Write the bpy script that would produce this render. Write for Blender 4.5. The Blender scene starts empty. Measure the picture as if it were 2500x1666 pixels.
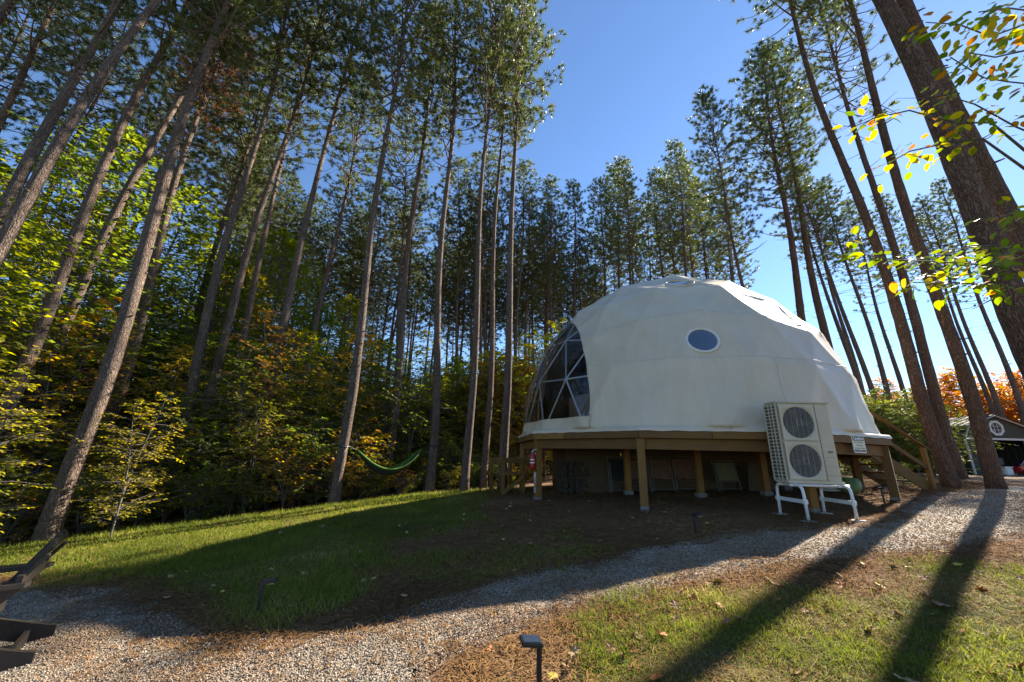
import bpy, bmesh, math, random
import numpy as np
from mathutils import Vector, Matrix, Quaternion
PI = math.pi
rad = math.radians
scene = bpy.context.scene
col = scene.collection

# ------------------------------------------------------------------ camera, sky, sun, exposure
PITCH, ROLL, FPX = rad(16.5), rad(1.5), 939.0          # FPX: focal length in pixels of the 2500 px wide photograph
CAM = Vector((0.0, 0.0, 1.5))
_F = Vector((0, math.cos(PITCH), math.sin(PITCH)))
_U0 = Vector((0, -math.sin(PITCH), math.cos(PITCH)))
_R0 = Vector((1, 0, 0))
_U = _U0 * math.cos(ROLL) - _R0 * math.sin(ROLL)
_R = _R0 * math.cos(ROLL) + _U0 * math.sin(ROLL)
cd = bpy.data.cameras.new('camera')
cd.sensor_width = 36.0
cd.lens = 36.0 * FPX / 2500.0
cd.clip_start = 0.05
cd.clip_end = 2000.0
cam = bpy.data.objects.new('camera', cd)
col.objects.link(cam)
M = Matrix((( _R.x, _U.x, -_F.x, CAM.x), (_R.y, _U.y, -_F.y, CAM.y), (_R.z, _U.z, -_F.z, CAM.z), (0, 0, 0, 1)))
cam.matrix_world = M
scene.camera = cam

SUN_AZ, SUN_EL = rad(52.6), rad(33.8)                  # azimuth measured from +Y towards +X
SUN_DIR = Vector((math.sin(SUN_AZ) * math.cos(SUN_EL), math.cos(SUN_AZ) * math.cos(SUN_EL), math.sin(SUN_EL)))
world = bpy.data.worlds.new('World')
scene.world = world
world.use_nodes = True
wn = world.node_tree
sky = wn.nodes.new('ShaderNodeTexSky')
sky.sky_type = 'NISHITA'
sky.sun_disc = False
sky.sun_elevation = SUN_EL
sky.sun_rotation = SUN_AZ
sky.air_density = 1.0
sky.dust_density = 0.05
sky.ozone_density = 6.0
wn.links.new(sky.outputs[0], wn.nodes['Background'].inputs[0])
wn.nodes['Background'].inputs[1].default_value = 0.066

sd = bpy.data.lights.new('sun', 'SUN')
sd.energy = 5.0
sd.angle = rad(0.53)
sd.color = (1.0, 0.91, 0.77)
sun = bpy.data.objects.new('sun', sd)
col.objects.link(sun)
sun.rotation_euler = (-SUN_DIR).to_track_quat('-Z', 'Y').to_euler()

scene.view_settings.view_transform = 'Standard'
scene.view_settings.look = 'None'
scene.view_settings.gamma = 1.0
scene.view_settings.exposure = 1.85
scene.view_settings.use_curve_mapping = False
scene.cycles.max_bounces = 8
scene.cycles.transparent_max_bounces = 12

# ------------------------------------------------------------------ helpers
def ray(px, py):
    return (_F + _R * ((px - 1250.0) / FPX) + _U * ((833.0 - py) / FPX)).normalized()
def sat(v, a, b, k):
    v = np.asarray(v, float)
    hi = b + k * (1 - np.exp(-np.maximum(v - b, 0) / k))
    lo = a - k * (1 - np.exp(-np.maximum(a - v, 0) / k))
    return np.where(v > b, hi, np.where(v < a, lo, v))
def gz(x, y):
    x = np.asarray(x, float); y = np.asarray(y, float)
    return .065 * sat(x, -10, 10, 2) + .025 * sat(y, -5, 12, 2) + .2 * np.exp(-((x - 2) ** 2 + (y - 8.5) ** 2) / 32)
def gzf(x, y):
    return float(gz(x, y))
def hit(px, py):
    d = ray(px, py); t = .5
    while t < 90:
        p = CAM + d * t
        if p.z < gzf(p.x, p.y): break
        t += .02
    return p
def lerp(a, b, t): return a + (b - a) * t

class MB:
    """collects polygons, builds ONE mesh object"""
    def __init__(s): s.v = []; s.f = []; s.mi = []; s.cur = 0
    def add(s, vs, fs):
        o = len(s.v); s.v += [tuple(v) for v in vs]
        for f in fs: s.f.append(tuple(i + o for i in f)); s.mi.append(s.cur)
        return s
    def box(s, c, size, rot=None, bev=0.0):
        hx, hy, hz = size[0] / 2, size[1] / 2, size[2] / 2
        R = rot if rot is not None else Matrix.Identity(3)
        if isinstance(R, (int, float)): R = Matrix.Rotation(R, 3, 'Z')
        c = Vector(c)
        if bev <= 0:
            vs = [c + R @ Vector((x * hx, y * hy, z * hz)) for x in (-1, 1) for y in (-1, 1) for z in (-1, 1)]
            return s.add(vs, [(0, 1, 3, 2), (4, 6, 7, 5), (0, 4, 5, 1), (2, 3, 7, 6), (0, 2, 6, 4), (1, 5, 7, 3)])
        b = min(bev, hx * .9, hy * .9, hz * .9)
        bm = bmesh.new(); bmesh.ops.create_cube(bm, size=1.0)
        for v in bm.verts: v.co = Vector((v.co.x * 2 * hx, v.co.y * 2 * hy, v.co.z * 2 * hz))
        bmesh.ops.bevel(bm, geom=bm.edges[:], offset=b, segments=2, affect='EDGES')
        bm.verts.index_update()
        s.add([c + R @ v.co for v in bm.verts], [tuple(v.index for v in f.verts) for f in bm.faces]); bm.free()
        return s
    def beam(s, a, b, w, h, up=(0, 0, 1), bev=0.0):
        a = Vector(a); b = Vector(b); d = (b - a); L = d.length; d.normalize()
        up = Vector(up)
        sx = d.cross(up)
        if sx.length < 1e-4: sx = d.cross(Vector((0, 1, 0)))
        sx.normalize(); sz = sx.cross(d)
        R = Matrix((sx, d, sz)).transposed()
        return s.box((a + b) / 2, (w, L, h), R, bev)
    def tube(s, pts, r, n=8, cap=True):
        pts = [Vector(p) for p in pts]; m = len(pts)
        rs = r if isinstance(r, (list, tuple)) else [r] * m
        o = len(s.v); ref = None
        for i, p in enumerate(pts):
            d = (pts[min(i + 1, m - 1)] - pts[max(i - 1, 0)])
            if d.length < 1e-9: d = Vector((0, 0, 1))
            d.normalize()
            if ref is None:
                ref = d.cross(Vector((0, 0, 1)) if abs(d.z) < .9 else Vector((1, 0, 0))).normalized()
            a = (ref - d * ref.dot(d)).normalized(); ref = a; b = d.cross(a)
            for k in range(n):
                t = 2 * PI * k / n
                s.v.append(tuple(p + (a * math.cos(t) + b * math.sin(t)) * rs[i]))
        for i in range(m - 1):
            for k in range(n):
                k2 = (k + 1) % n
                s.f.append((o + i * n + k, o + i * n + k2, o + (i + 1) * n + k2, o + (i + 1) * n + k)); s.mi.append(s.cur)
        if cap:
            s.f.append(tuple(o + k for k in range(n))[::-1]); s.mi.append(s.cur)
            s.f.append(tuple(o + (m - 1) * n + k for k in range(n))); s.mi.append(s.cur)
        return s
    def prism(s, poly, z0, z1):
        n = len(poly)
        vs = [(x, y, z0) for x, y in poly] + [(x, y, z1) for x, y in poly]
        fs = [tuple(range(n))[::-1], tuple(range(n, 2 * n))] + [(i, (i + 1) % n, n + (i + 1) % n, n + i) for i in range(n)]
        return s.add(vs, fs)
    def xform(s, M): s.v = [tuple(M @ Vector(v)) for v in s.v]; return s
    def mesh(s, name, smooth=False):
        me = bpy.data.meshes.new(name); me.from_pydata(s.v, [], s.f)
        if max(s.mi, default=0) > 0: me.polygons.foreach_set('material_index', s.mi)
        if smooth: me.polygons.foreach_set('use_smooth', [True] * len(me.polygons))
        me.update(); return me
    def build(s, name, mat, parent=None, smooth=False, loc=None):
        return link(name, s.mesh(name, smooth), mat, parent, loc)

def link(name, me, mat, parent=None, loc=None):
    o = bpy.data.objects.new(name, me)
    if me is not None and mat is not None:
        for m in (mat if isinstance(mat, (list, tuple)) else [mat]):
            if len(me.materials) < (len(mat) if isinstance(mat, (list, tuple)) else 1): me.materials.append(m)
    col.objects.link(o)
    if parent is not None: o.parent = parent
    if loc is not None: o.location = loc
    return o
def fast_mesh(name, V, T, smooth=False):
    V = np.ascontiguousarray(V, np.float32).reshape(-1, 3); T = np.ascontiguousarray(T, np.int32)
    me = bpy.data.meshes.new(name); k = T.shape[1]; n = T.shape[0]
    me.vertices.add(len(V)); me.vertices.foreach_set('co', V.ravel())
    me.loops.add(n * k); me.loops.foreach_set('vertex_index', T.ravel())
    me.polygons.add(n)
    me.polygons.foreach_set('loop_start', np.arange(0, n * k, k, dtype=np.int32))
    me.polygons.foreach_set('loop_total', np.full(n, k, np.int32))
    if smooth: me.polygons.foreach_set('use_smooth', np.ones(n, bool))
    me.update(calc_edges=True); me.validate(); return me
def empty(name, loc=(0, 0, 0), rotz=0.0):
    o = bpy.data.objects.new(name, None); col.objects.link(o)
    o.empty_display_size = .2; o.location = loc; o.rotation_euler = (0, 0, rotz); return o
def tag(o, label=None, cat=None, group=None, kind=None):
    if label: o['label'] = label
    if cat: o['category'] = cat
    if group: o['group'] = group
    if kind: o['kind'] = kind
    return o
def slotmat(o, m):
    o.material_slots[0].link = 'OBJECT'; o.material_slots[0].material = m

# ------------------------------------------------------------------ materials
def newmat(name):
    m = bpy.data.materials.new(name); m.use_nodes = True
    nt = m.node_tree; b = nt.nodes['Principled BSDF']; return m, nt, b
def N(nt, t, **kw):
    n = nt.nodes.new(t)
    for k, v in kw.items(): setattr(n, k, v)
    return n
def ramp(nt, fac, stops):
    r = N(nt, 'ShaderNodeValToRGB'); e = r.color_ramp.elements
    while len(e) > 1: e.remove(e[-1])
    e[0].position = stops[0][0]; e[0].color = (*stops[0][1], 1)
    for p, c in stops[1:]:
        x = e.new(p); x.color = (*c, 1)
    nt.links.new(fac, r.inputs[0]); return r
def coords(nt, scale=(1, 1, 1), src='Object'):
    tc = N(nt, 'ShaderNodeTexCoord'); mp = N(nt, 'ShaderNodeMapping')
    mp.inputs['Scale'].default_value = scale
    nt.links.new(tc.outputs[src], mp.inputs[0]); return mp.outputs[0]
def noise(nt, vec, scale, detail=4, rough=.6, dist=0.0):
    n = N(nt, 'ShaderNodeTexNoise'); n.inputs['Scale'].default_value = scale
    n.inputs['Detail'].default_value = detail; n.inputs['Roughness'].default_value = rough
    n.inputs['Distortion'].default_value = dist
    nt.links.new(vec, n.inputs['Vector']); return n
def bump(nt, b, h, strength, dist):
    n = N(nt, 'ShaderNodeBump'); n.inputs['Strength'].default_value = strength; n.inputs['Distance'].default_value = dist
    nt.links.new(h, n.inputs['Height']); nt.links.new(n.outputs[0], b.inputs['Normal']); return n
def mat_simple(name, c1, c2=None, scale=6.0, rough=.6, metal=0.0, stretch=(1, 1, 1), bmp=0.0, spec=.5):
    m, nt, b = newmat(name)
    b.inputs['Roughness'].default_value = rough; b.inputs['Metallic'].default_value = metal
    b.inputs['Specular IOR Level'].default_value = spec
    v = coords(nt, stretch); n = noise(nt, v, scale, 5, .65)
    c2 = c2 or tuple(x * .8 for x in c1)
    r = ramp(nt, n.outputs[0], [(.3, c1), (.7, c2)])
    nt.links.new(r.outputs[0], b.inputs['Base Color'])
    rr = N(nt, 'ShaderNodeMapRange'); rr.inputs['To Min'].default_value = max(rough - .08, .02); rr.inputs['To Max'].default_value = min(rough + .12, 1)
    nt.links.new(n.outputs[0], rr.inputs[0]); nt.links.new(rr.outputs[0], b.inputs['Roughness'])
    if bmp: bump(nt, b, n.outputs[0], bmp, .01)
    return m
def mat_leaf(name, stops, trans=.5, objvar=.35, clump=.0, rough=.5, spec=.35):
    """thin leaf: diffuse/gloss front plus translucency; colour varies leaf by leaf and plant by plant"""
    m, nt, b = newmat(name)
    g = N(nt, 'ShaderNodeNewGeometry'); oi = N(nt, 'ShaderNodeObjectInfo')
    a = N(nt, 'ShaderNodeMath', operation='MULTIPLY_ADD'); a.inputs[1].default_value = 1 - objvar
    mu = N(nt, 'ShaderNodeMath', operation='MULTIPLY'); mu.inputs[1].default_value = objvar
    nt.links.new(oi.outputs['Random'], mu.inputs[0])
    if clump > 0:
        v = coords(nt); n = noise(nt, v, clump, 2)
        mr = N(nt, 'ShaderNodeMapRange'); mr.inputs['From Min'].default_value = .3; mr.inputs['From Max'].default_value = .7
        nt.links.new(n.outputs[0], mr.inputs[0])
        mx = N(nt, 'ShaderNodeMix'); mx.inputs[0].default_value = .55
        nt.links.new(g.outputs['Random Per Island'], mx.inputs[2]); nt.links.new(mr.outputs[0], mx.inputs[3])
        nt.links.new(mx.outputs[0], a.inputs[0])
    else:
        nt.links.new(g.outputs['Random Per Island'], a.inputs[0])
    nt.links.new(mu.outputs[0], a.inputs[2])
    r = ramp(nt, a.outputs[0], stops)
    nt.links.new(r.outputs[0], b.inputs['Base Color']); b.inputs['Roughness'].default_value = rough
    b.inputs['Specular IOR Level'].default_value = spec
    t = N(nt, 'ShaderNodeBsdfTranslucent')
    hs = N(nt, 'ShaderNodeHueSaturation'); hs.inputs['Value'].default_value = 2.0; hs.inputs['Saturation'].default_value = 1.1
    nt.links.new(r.outputs[0], hs.inputs['Color']); nt.links.new(hs.outputs[0], t.inputs[0])
    mix = N(nt, 'ShaderNodeMixShader'); mix.inputs[0].default_value = trans
    nt.links.new(b.outputs[0], mix.inputs[1]); nt.links.new(t.outputs[0], mix.inputs[2])
    nt.links.new(mix.outputs[0], nt.nodes['Material Output'].inputs[0]); return m

def mat_bark(name, cols, plate=9.0):
    m, nt, b = newmat(name)
    v = coords(nt, (1, 1, .28)); vo = N(nt, 'ShaderNodeTexVoronoi', feature='DISTANCE_TO_EDGE')
    n0 = noise(nt, v, 5, 3); mixv = N(nt, 'ShaderNodeMix', data_type='VECTOR'); mixv.inputs[0].default_value = .3
    nt.links.new(v, mixv.inputs[4]); nt.links.new(n0.outputs['Color'], mixv.inputs[5])
    nt.links.new(mixv.outputs[1], vo.inputs['Vector']); vo.inputs['Scale'].default_value = plate * 3.4
    n1 = noise(nt, v, plate * 3.5, 6, .7); n2 = noise(nt, coords(nt, (1, 1, .5)), 1.3, 3)
    mr = N(nt, 'ShaderNodeMapRange'); mr.inputs['From Max'].default_value = .22
    nt.links.new(vo.outputs['Distance'], mr.inputs[0])
    a = N(nt, 'ShaderNodeMath', operation='MULTIPLY_ADD'); a.inputs[1].default_value = .55
    nt.links.new(n1.outputs[0], a.inputs[0]); 
    a2 = N(nt, 'ShaderNodeMath', operation='MULTIPLY'); a2.inputs[1].default_value = .45
    nt.links.new(n2.outputs[0], a2.inputs[0]); nt.links.new(a2.outputs[0], a.inputs[2])
    r = ramp(nt, a.outputs[0], [(.25, cols[0]), (.5, cols[1]), (.72, cols[2])])
    dk = N(nt, 'ShaderNodeMix', data_type='RGBA', blend_type='MULTIPLY'); dk.inputs[0].default_value = .7
    rr = ramp(nt, mr.outputs[0], [(0, (.35, .3, .27)), (.6, (1, 1, 1))])
    nt.links.new(r.outputs[0], dk.inputs[6]); nt.links.new(rr.outputs[0], dk.inputs[7])
    nt.links.new(dk.outputs[2], b.inputs['Base Color']); b.inputs['Roughness'].default_value = .9
    b.inputs['Specular IOR Level'].default_value = .2
    hh = N(nt, 'ShaderNodeMath', operation='MULTIPLY_ADD'); hh.inputs[1].default_value = .5
    nt.links.new(n1.outputs[0], hh.inputs[0]); nt.links.new(mr.outputs[0], hh.inputs[2])
    bump(nt, b, hh.outputs[0], 1.0, .022)
    return m
def mat_wood(name, c1, c2, stretch=(1, 1, 1), scale=14, rough=.75):
    m, nt, b = newmat(name)
    v = coords(nt, stretch); n = noise(nt, v, scale, 6, .7, .4); n2 = noise(nt, coords(nt), 3.0, 3)
    a = N(nt, 'ShaderNodeMath', operation='MULTIPLY_ADD'); a.inputs[1].default_value = .6
    a2 = N(nt, 'ShaderNodeMath', operation='MULTIPLY'); a2.inputs[1].default_value = .4
    nt.links.new(n2.outputs[0], a2.inputs[0]); nt.links.new(n.outputs[0], a.inputs[0]); nt.links.new(a2.outputs[0], a.inputs[2])
    r = ramp(nt, a.outputs[0], [(.3, c1), (.68, c2)])
    oi = N(nt, 'ShaderNodeObjectInfo'); mr = N(nt, 'ShaderNodeMapRange'); mr.inputs['To Min'].default_value = .72; mr.inputs['To Max'].default_value = 1.3
    hs = N(nt, 'ShaderNodeHueSaturation'); nt.links.new(oi.outputs['Random'], mr.inputs[0]); nt.links.new(mr.outputs[0], hs.inputs['Value']); nt.links.new(r.outputs[0], hs.inputs['Color'])
    nt.links.new(hs.outputs[0], b.inputs['Base Color']); b.inputs['Roughness'].default_value = rough
    bump(nt, b, n.outputs[0], .5, .006); return m

MAT = {}
BK = ((.085, .06, .048), (.18, .13, .1), (.31, .235, .185))
MAT['bark'] = mat_bark('pine_bark', BK)
MAT['bark_red'] = mat_bark('pine_bark_reddish', ((.085, .05, .033), (.17, .1, .064), (.26, .165, .11)), 8)
MAT['bark_dark'] = mat_simple('smooth_dark_bark', (.075, .06, .048), (.15, .125, .1), 12, .9, stretch=(1, 1, .3), bmp=.4)
MAT['limb'] = mat_simple('pine_limb_bark', (.10, .075, .06), (.19, .145, .115), 9, .9)
MAT['needle'] = mat_leaf('pine_needles', [(0, (.04, .055, .016)), (.45, (.08, .105, .028)), (.8, (.145, .16, .042)), (1, (.24, .19, .06))], .34, .2, .9, .42)
MAT['needle_brown'] = mat_leaf('browning_pine_needles', [(0, (.05, .06, .02)), (.35, (.16, .08, .03)), (1, (.28, .12, .05))], .25, .2, .7, .5)
MAT['leaf_green'] = mat_leaf('green_leaves', [(0, (.045, .07, .012)), (.4, (.09, .13, .018)), (.75, (.17, .2, .022)), (1, (.36, .3, .03))], .6, .35, .8)
MAT['leaf_lime'] = mat_leaf('yellow_green_leaves', [(0, (.06, .09, .014)), (.4, (.15, .18, .02)), (.75, (.30, .28, .025)), (1, (.46, .34, .03))], .6, .35, .7)
MAT['leaf_gold'] = mat_leaf('golden_leaves', [(0, (.14, .14, .02)), (.35, (.34, .27, .025)), (.7, (.5, .29, .025)), (1, (.5, .19, .03))], .5, .3, .7)
MAT['leaf_mixed'] = mat_leaf('yellowing_leaves', [(0, (.08, .11, .015)), (.4, (.22, .22, .022)), (.75, (.42, .31, .025)), (1, (.48, .22, .03))], .5, .15, .9)
MAT['leaf_orange'] = mat_leaf('orange_leaves', [(0, (.30, .17, .02)), (.35, (.48, .20, .02)), (.7, (.5, .12, .02)), (1, (.34, .05, .02))], .4, .4, .25)
MAT['leaf_rust'] = mat_leaf('russet_leaves', [(0, (.09, .1, .015)), (.4, (.26, .16, .03)), (.75, (.36, .13, .04)), (1, (.3, .05, .04))], .45, .35, .8)
MAT['leaf_fern'] = mat_leaf('fern_fronds', [(0, (.08, .12, .015)), (.5, (.2, .2, .03)), (1, (.3, .14, .04))], .5, .6, .9)
MAT['grass'] = mat_leaf('grass_blades', [(0, (.06, .075, .014)), (.4, (.11, .135, .02)), (.75, (.2, .21, .035)), (.9, (.36, .3, .11)), (1, (.42, .33, .15))], .4, .0, .6, .7, .15)
MAT['straw_grass'] = mat_leaf('dry_grass_blades', [(0, (.07, .10, .016)), (.3, (.15, .145, .035)), (.6, (.235, .17, .062)), (1, (.33, .245, .115))], .25, .0, .8, .8, .14)
MAT['litter'] = mat_leaf('fallen_pine_needles', [(0, (.085, .045, .02)), (.4, (.17, .09, .036)), (.75, (.26, .15, .062)), (1, (.34, .235, .12))], .1, .0, .5, .95, .03)

def mat_ground():
    m, nt, b = newmat('forest_floor_soil')
    v = coords(nt); n = noise(nt, v, 1.1, 5, .7); n2 = noise(nt, v, 38, 6, .75); n3 = noise(nt, coords(nt, (1, 1.8, 1)), 9, 5, .7)
    a = N(nt, 'ShaderNodeMath', operation='MULTIPLY_ADD'); a.inputs[1].default_value = .55
    nt.links.new(n2.outputs[0], a.inputs[0]); a2 = N(nt, 'ShaderNodeMath', operation='MULTIPLY'); a2.inputs[1].default_value = .45
    nt.links.new(n3.outputs[0], a2.inputs[0]); nt.links.new(a2.outputs[0], a.inputs[2])
    r1 = ramp(nt, a.outputs[0], [(.3, (.075, .045, .026)), (.5, (.155, .088, .046)), (.7, (.25, .15, .08))])
    r2 = ramp(nt, a.outputs[0], [(.3, (.045, .05, .02)), (.55, (.1, .1, .035)), (.75, (.2, .17, .07))])
    ca = N(nt, 'ShaderNodeVertexColor'); ca.layer_name = 'turf'
    mf = N(nt, 'ShaderNodeMath', operation='MULTIPLY_ADD'); mf.inputs[1].default_value = .9
    s = N(nt, 'ShaderNodeMath', operation='SUBTRACT'); s.inputs[1].default_value = .5
    nt.links.new(n.outputs[0], s.inputs[0])
    nt.links.new(s.outputs[0], mf.inputs[0]); nt.links.new(ca.outputs[0], mf.inputs[2])
    mx = N(nt, 'ShaderNodeMix', data_type='RGBA'); mx.clamp_factor = True
    nt.links.new(mf.outputs[0], mx.inputs[0]); nt.links.new(r1.outputs[0], mx.inputs[6]); nt.links.new(r2.outputs[0], mx.inputs[7])
    nt.links.new(mx.outputs[2], b.inputs['Base Color']); b.inputs['Roughness'].default_value = .95
    b.inputs['Specular IOR Level'].default_value = .15
    bump(nt, b, n2.outputs[0], .8, .02); return m
MAT['ground'] = mat_ground()
def mat_gravel():
    m, nt, b = newmat('crushed_gravel')
    v = coords(nt); vo = N(nt, 'ShaderNodeTexVoronoi'); vo.inputs['Scale'].default_value = 62; nt.links.new(v, vo.inputs['Vector'])
    ve = N(nt, 'ShaderNodeTexVoronoi', feature='DISTANCE_TO_EDGE'); ve.inputs['Scale'].default_value = 62; nt.links.new(v, ve.inputs['Vector'])
    n = noise(nt, v, 1.6, 4); n2 = noise(nt, v, 25, 5)
    sx = N(nt, 'ShaderNodeSeparateColor'); nt.links.new(vo.outputs['Color'], sx.inputs[0])
    r = ramp(nt, sx.outputs[0], [(0, (.1, .078, .055)), (.4, (.2, .162, .12)), (.75, (.3, .248, .185)), (1, (.43, .37, .28))])
    w = ramp(nt, n.outputs[0], [(.38, (1, 1, 1)), (.62, (.86, .68, .54))])
    mx = N(nt, 'ShaderNodeMix', data_type='RGBA', blend_type='MULTIPLY'); mx.inputs[0].default_value = 1
    nt.links.new(r.outputs[0], mx.inputs[6]); nt.links.new(w.outputs[0], mx.inputs[7])
    nt.links.new(mx.outputs[2], b.inputs['Base Color']); b.inputs['Roughness'].default_value = .9
    bump(nt, b, ve.outputs['Distance'], 1.0, .012); return m
MAT['gravel'] = mat_gravel()
def mat_pebble():
    m, nt, b = newmat('gravel_stones')
    g = N(nt, 'ShaderNodeNewGeometry'); v = coords(nt); n = noise(nt, v, 1.6, 4)
    r = ramp(nt, g.outputs['Random Per Island'], [(0, (.10, .078, .053)), (.35, (.2, .162, .118)), (.7, (.31, .255, .19)), (1, (.47, .395, .3))])
    w = ramp(nt, n.outputs[0], [(.38, (1, 1, 1)), (.62, (.88, .72, .58))])
    mx = N(nt, 'ShaderNodeMix', data_type='RGBA', blend_type='MULTIPLY'); mx.inputs[0].default_value = 1
    nt.links.new(r.outputs[0], mx.inputs[6]); nt.links.new(w.outputs[0], mx.inputs[7])
    nt.links.new(mx.outputs[2], b.inputs['Base Color']); b.inputs['Roughness'].default_value = .85; return m
MAT['pebble'] = mat_pebble()

def mat_fabric():
    m, nt, b = newmat('white_pvc_canvas')
    v = coords(nt); n = noise(nt, v, .9, 4, .6); n2 = noise(nt, v, 90, 3); n3 = noise(nt, coords(nt, (1, 1, .25)), 3.2, 6, .75)
    r = ramp(nt, n.outputs[0], [(.35, (.68, .575, .43)), (.65, (.62, .52, .38))])
    d = ramp(nt, n3.outputs[0], [(.45, (1, 1, 1)), (.72, (.9, .88, .84))])
    mx = N(nt, 'ShaderNodeMix', data_type='RGBA', blend_type='MULTIPLY'); mx.inputs[0].default_value = 1
    nt.links.new(r.outputs[0], mx.inputs[6]); nt.links.new(d.outputs[0], mx.inputs[7])
    nt.links.new(mx.outputs[2], b.inputs['Base Color']); b.inputs['Roughness'].default_value = .42
    n4 = noise(nt, coords(nt, (1, 1, .6)), 2.4, 3, .5, .8)
    ad = N(nt, 'ShaderNodeMath', operation='MULTIPLY_ADD'); ad.inputs[1].default_value = .03
    nt.links.new(n2.outputs[0], ad.inputs[0]); nt.links.new(n4.outputs[0], ad.inputs[2])
    bump(nt, b, ad.outputs[0], .16, .06)
    t = N(nt, 'ShaderNodeBsdfTranslucent'); t.inputs[0].default_value = (.72, .58, .40, 1)
    mix = N(nt, 'ShaderNodeMixShader'); mix.inputs[0].default_value = .12
    nt.links.new(b.outputs[0], mix.inputs[1]); nt.links.new(t.outputs[0], mix.inputs[2])
    nt.links.new(mix.outputs[0], nt.nodes['Material Output'].inputs[0]); return m
MAT['fabric'] = mat_fabric()
def mat_film(name, tint=(.93, .95, .96), refl=.07, bm=.25):
    m, nt, b = newmat(name)
    tr = N(nt, 'ShaderNodeBsdfTransparent'); tr.inputs[0].default_value = (*tint, 1)
    gl = N(nt, 'ShaderNodeBsdfGlossy'); gl.inputs['Roughness'].default_value = .03
    lw = N(nt, 'ShaderNodeFresnel'); lw.inputs['IOR'].default_value = 1.5
    n = noise(nt, coords(nt), 1.7, 3, .5, .6)
    bp = N(nt, 'ShaderNodeBump'); bp.inputs['Strength'].default_value = bm; bp.inputs['Distance'].default_value = .12
    nt.links.new(n.outputs[0], bp.inputs['Height']); nt.links.new(bp.outputs[0], gl.inputs['Normal']); nt.links.new(bp.outputs[0], lw.inputs['Normal'])
    a = N(nt, 'ShaderNodeMath', operation='MULTIPLY_ADD'); a.inputs[1].default_value = 1.15; a.inputs[2].default_value = refl; a.use_clamp = True
    nt.links.new(lw.outputs[0], a.inputs[0])
    mx = N(nt, 'ShaderNodeMixShader'); nt.links.new(a.outputs[0], mx.inputs[0])
    nt.links.new(tr.outputs[0], mx.inputs[1]); nt.links.new(gl.outputs[0], mx.inputs[2])
    nt.links.new(mx.outputs[0], nt.nodes['Material Output'].inputs[0]); return m
MAT['film'] = mat_film('clear_vinyl', (.95, .96, .97), .02, .5)
MAT['pane'] = mat_film('porthole_glass', (.25, .3, .36), .28, .05)
MAT['steel'] = mat_simple('galvanised_tube', (.55, .56, .57), (.42, .43, .44), 9, .4, .35)
MAT['seam'] = mat_simple('welded_canvas_seam', (.70, .665, .6), (.6, .56, .49), 20, .6)
MAT['lumber'] = mat_wood('treated_lumber', (.125, .056, .009), (.225, .108, .018), (1, 1, .12), 22)
MAT['lumber_h'] = mat_wood('treated_lumber_boards', (.115, .052, .009), (.21, .1, .017), (.25, .25, 2.2), 12)
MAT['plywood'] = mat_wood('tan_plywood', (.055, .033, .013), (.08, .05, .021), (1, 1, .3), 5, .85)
MAT['concrete'] = mat_simple('concrete', (.2, .19, .17), (.14, .13, .115), 18, .95, bmp=.5)
MAT['ac_white'] = mat_simple('ivory_painted_steel', (.54, .47, .34), (.48, .41, .29), 3, .42)
MAT['ac_dark'] = mat_simple('fan_cavity_black', (.02, .02, .02), (.035, .033, .03), 8, .7)
MAT['ac_fin'] = mat_simple('coil_fins', (.06, .055, .045), (.1, .085, .06), 40, .6, .4)
MAT['ac_wire'] = mat_simple('grille_wire', (.30, .28, .24), (.24, .22, .19), 8, .5)
MAT['ac_badge'] = mat_simple('grey_badge', (.2, .17, .12), (.15, .13, .09), 8, .5)
MAT['white_paint'] = mat_simple('white_enamel_tube', (.74, .73, .70), (.62, .6, .56), 14, .4)
MAT['black'] = mat_simple('black_plastic', (.012, .012, .013), (.022, .022, .022), 12, .35)
MAT['solar'] = mat_simple('solar_cell', (.03, .045, .08), (.02, .03, .05), 30, .15)
MAT['chair'] = mat_simple('dark_brown_poly_lumber', (.016, .012, .009), (.028, .021, .016), 30, .5, stretch=(1, 1, 1), bmp=.15)
MAT['sign_cream'] = mat_simple('sign_cream', (.72, .66, .47), (.66, .6, .42), 6, .5)
MAT['sign_black'] = mat_simple('sign_black', (.012, .008, .006), (.02, .013, .01), 6, .45)
MAT['sign_white'] = mat_simple('sign_white', (.78, .76, .72), (.7, .68, .64), 6, .5)
MAT['red'] = mat_simple('red_enamel', (.42, .018, .015), (.34, .014, .012), 8, .3)
MAT['ham_green'] = mat_leaf('lime_nylon', [(0, (.07, .16, .014)), (1, (.09, .19, .02))], .25, .1)
MAT['ham_dark'] = mat_simple('black_nylon', (.015, .028, .03), (.01, .015, .016), 8, .6)
MAT['shed_wall'] = mat_simple('olive_siding', (.034, .032, .022), (.045, .042, .03), 6, .8, stretch=(3, 3, .3))
MAT['shed_roof'] = mat_simple('charcoal_metal_roof', (.03, .028, .027), (.042, .039, .037), 4, .8, 0, spec=.2)
MAT['trim_white'] = mat_simple('white_trim', (.5, .48, .44), (.42, .4, .36), 5, .6)
MAT['dark_in'] = mat_simple('dark_interior', (.03, .027, .024), (.045, .04, .035), 4, .9)
MAT['alu'] = mat_simple('aluminium', (.6, .6, .6), (.48, .48, .48), 12, .4, .7)
MAT['shaded_alu'] = mat_simple('shaded_aluminium', (.16, .15, .13), (.11, .1, .09), 12, .6, .3)  # aluminium with the under-deck shade put into its colour, for the stored chairs
MAT['log'] = mat_simple('weathered_log', (.03, .021, .014), (.06, .042, .028), 25, .9)
MAT['webbing'] = mat_simple('olive_webbing', (.16, .15, .07), (.1, .1, .05), 30, .8)
MAT['camo'] = mat_simple('russet_camo_cloth', (.05, .025, .02), (.22, .11, .06), 22, .9)
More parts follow.
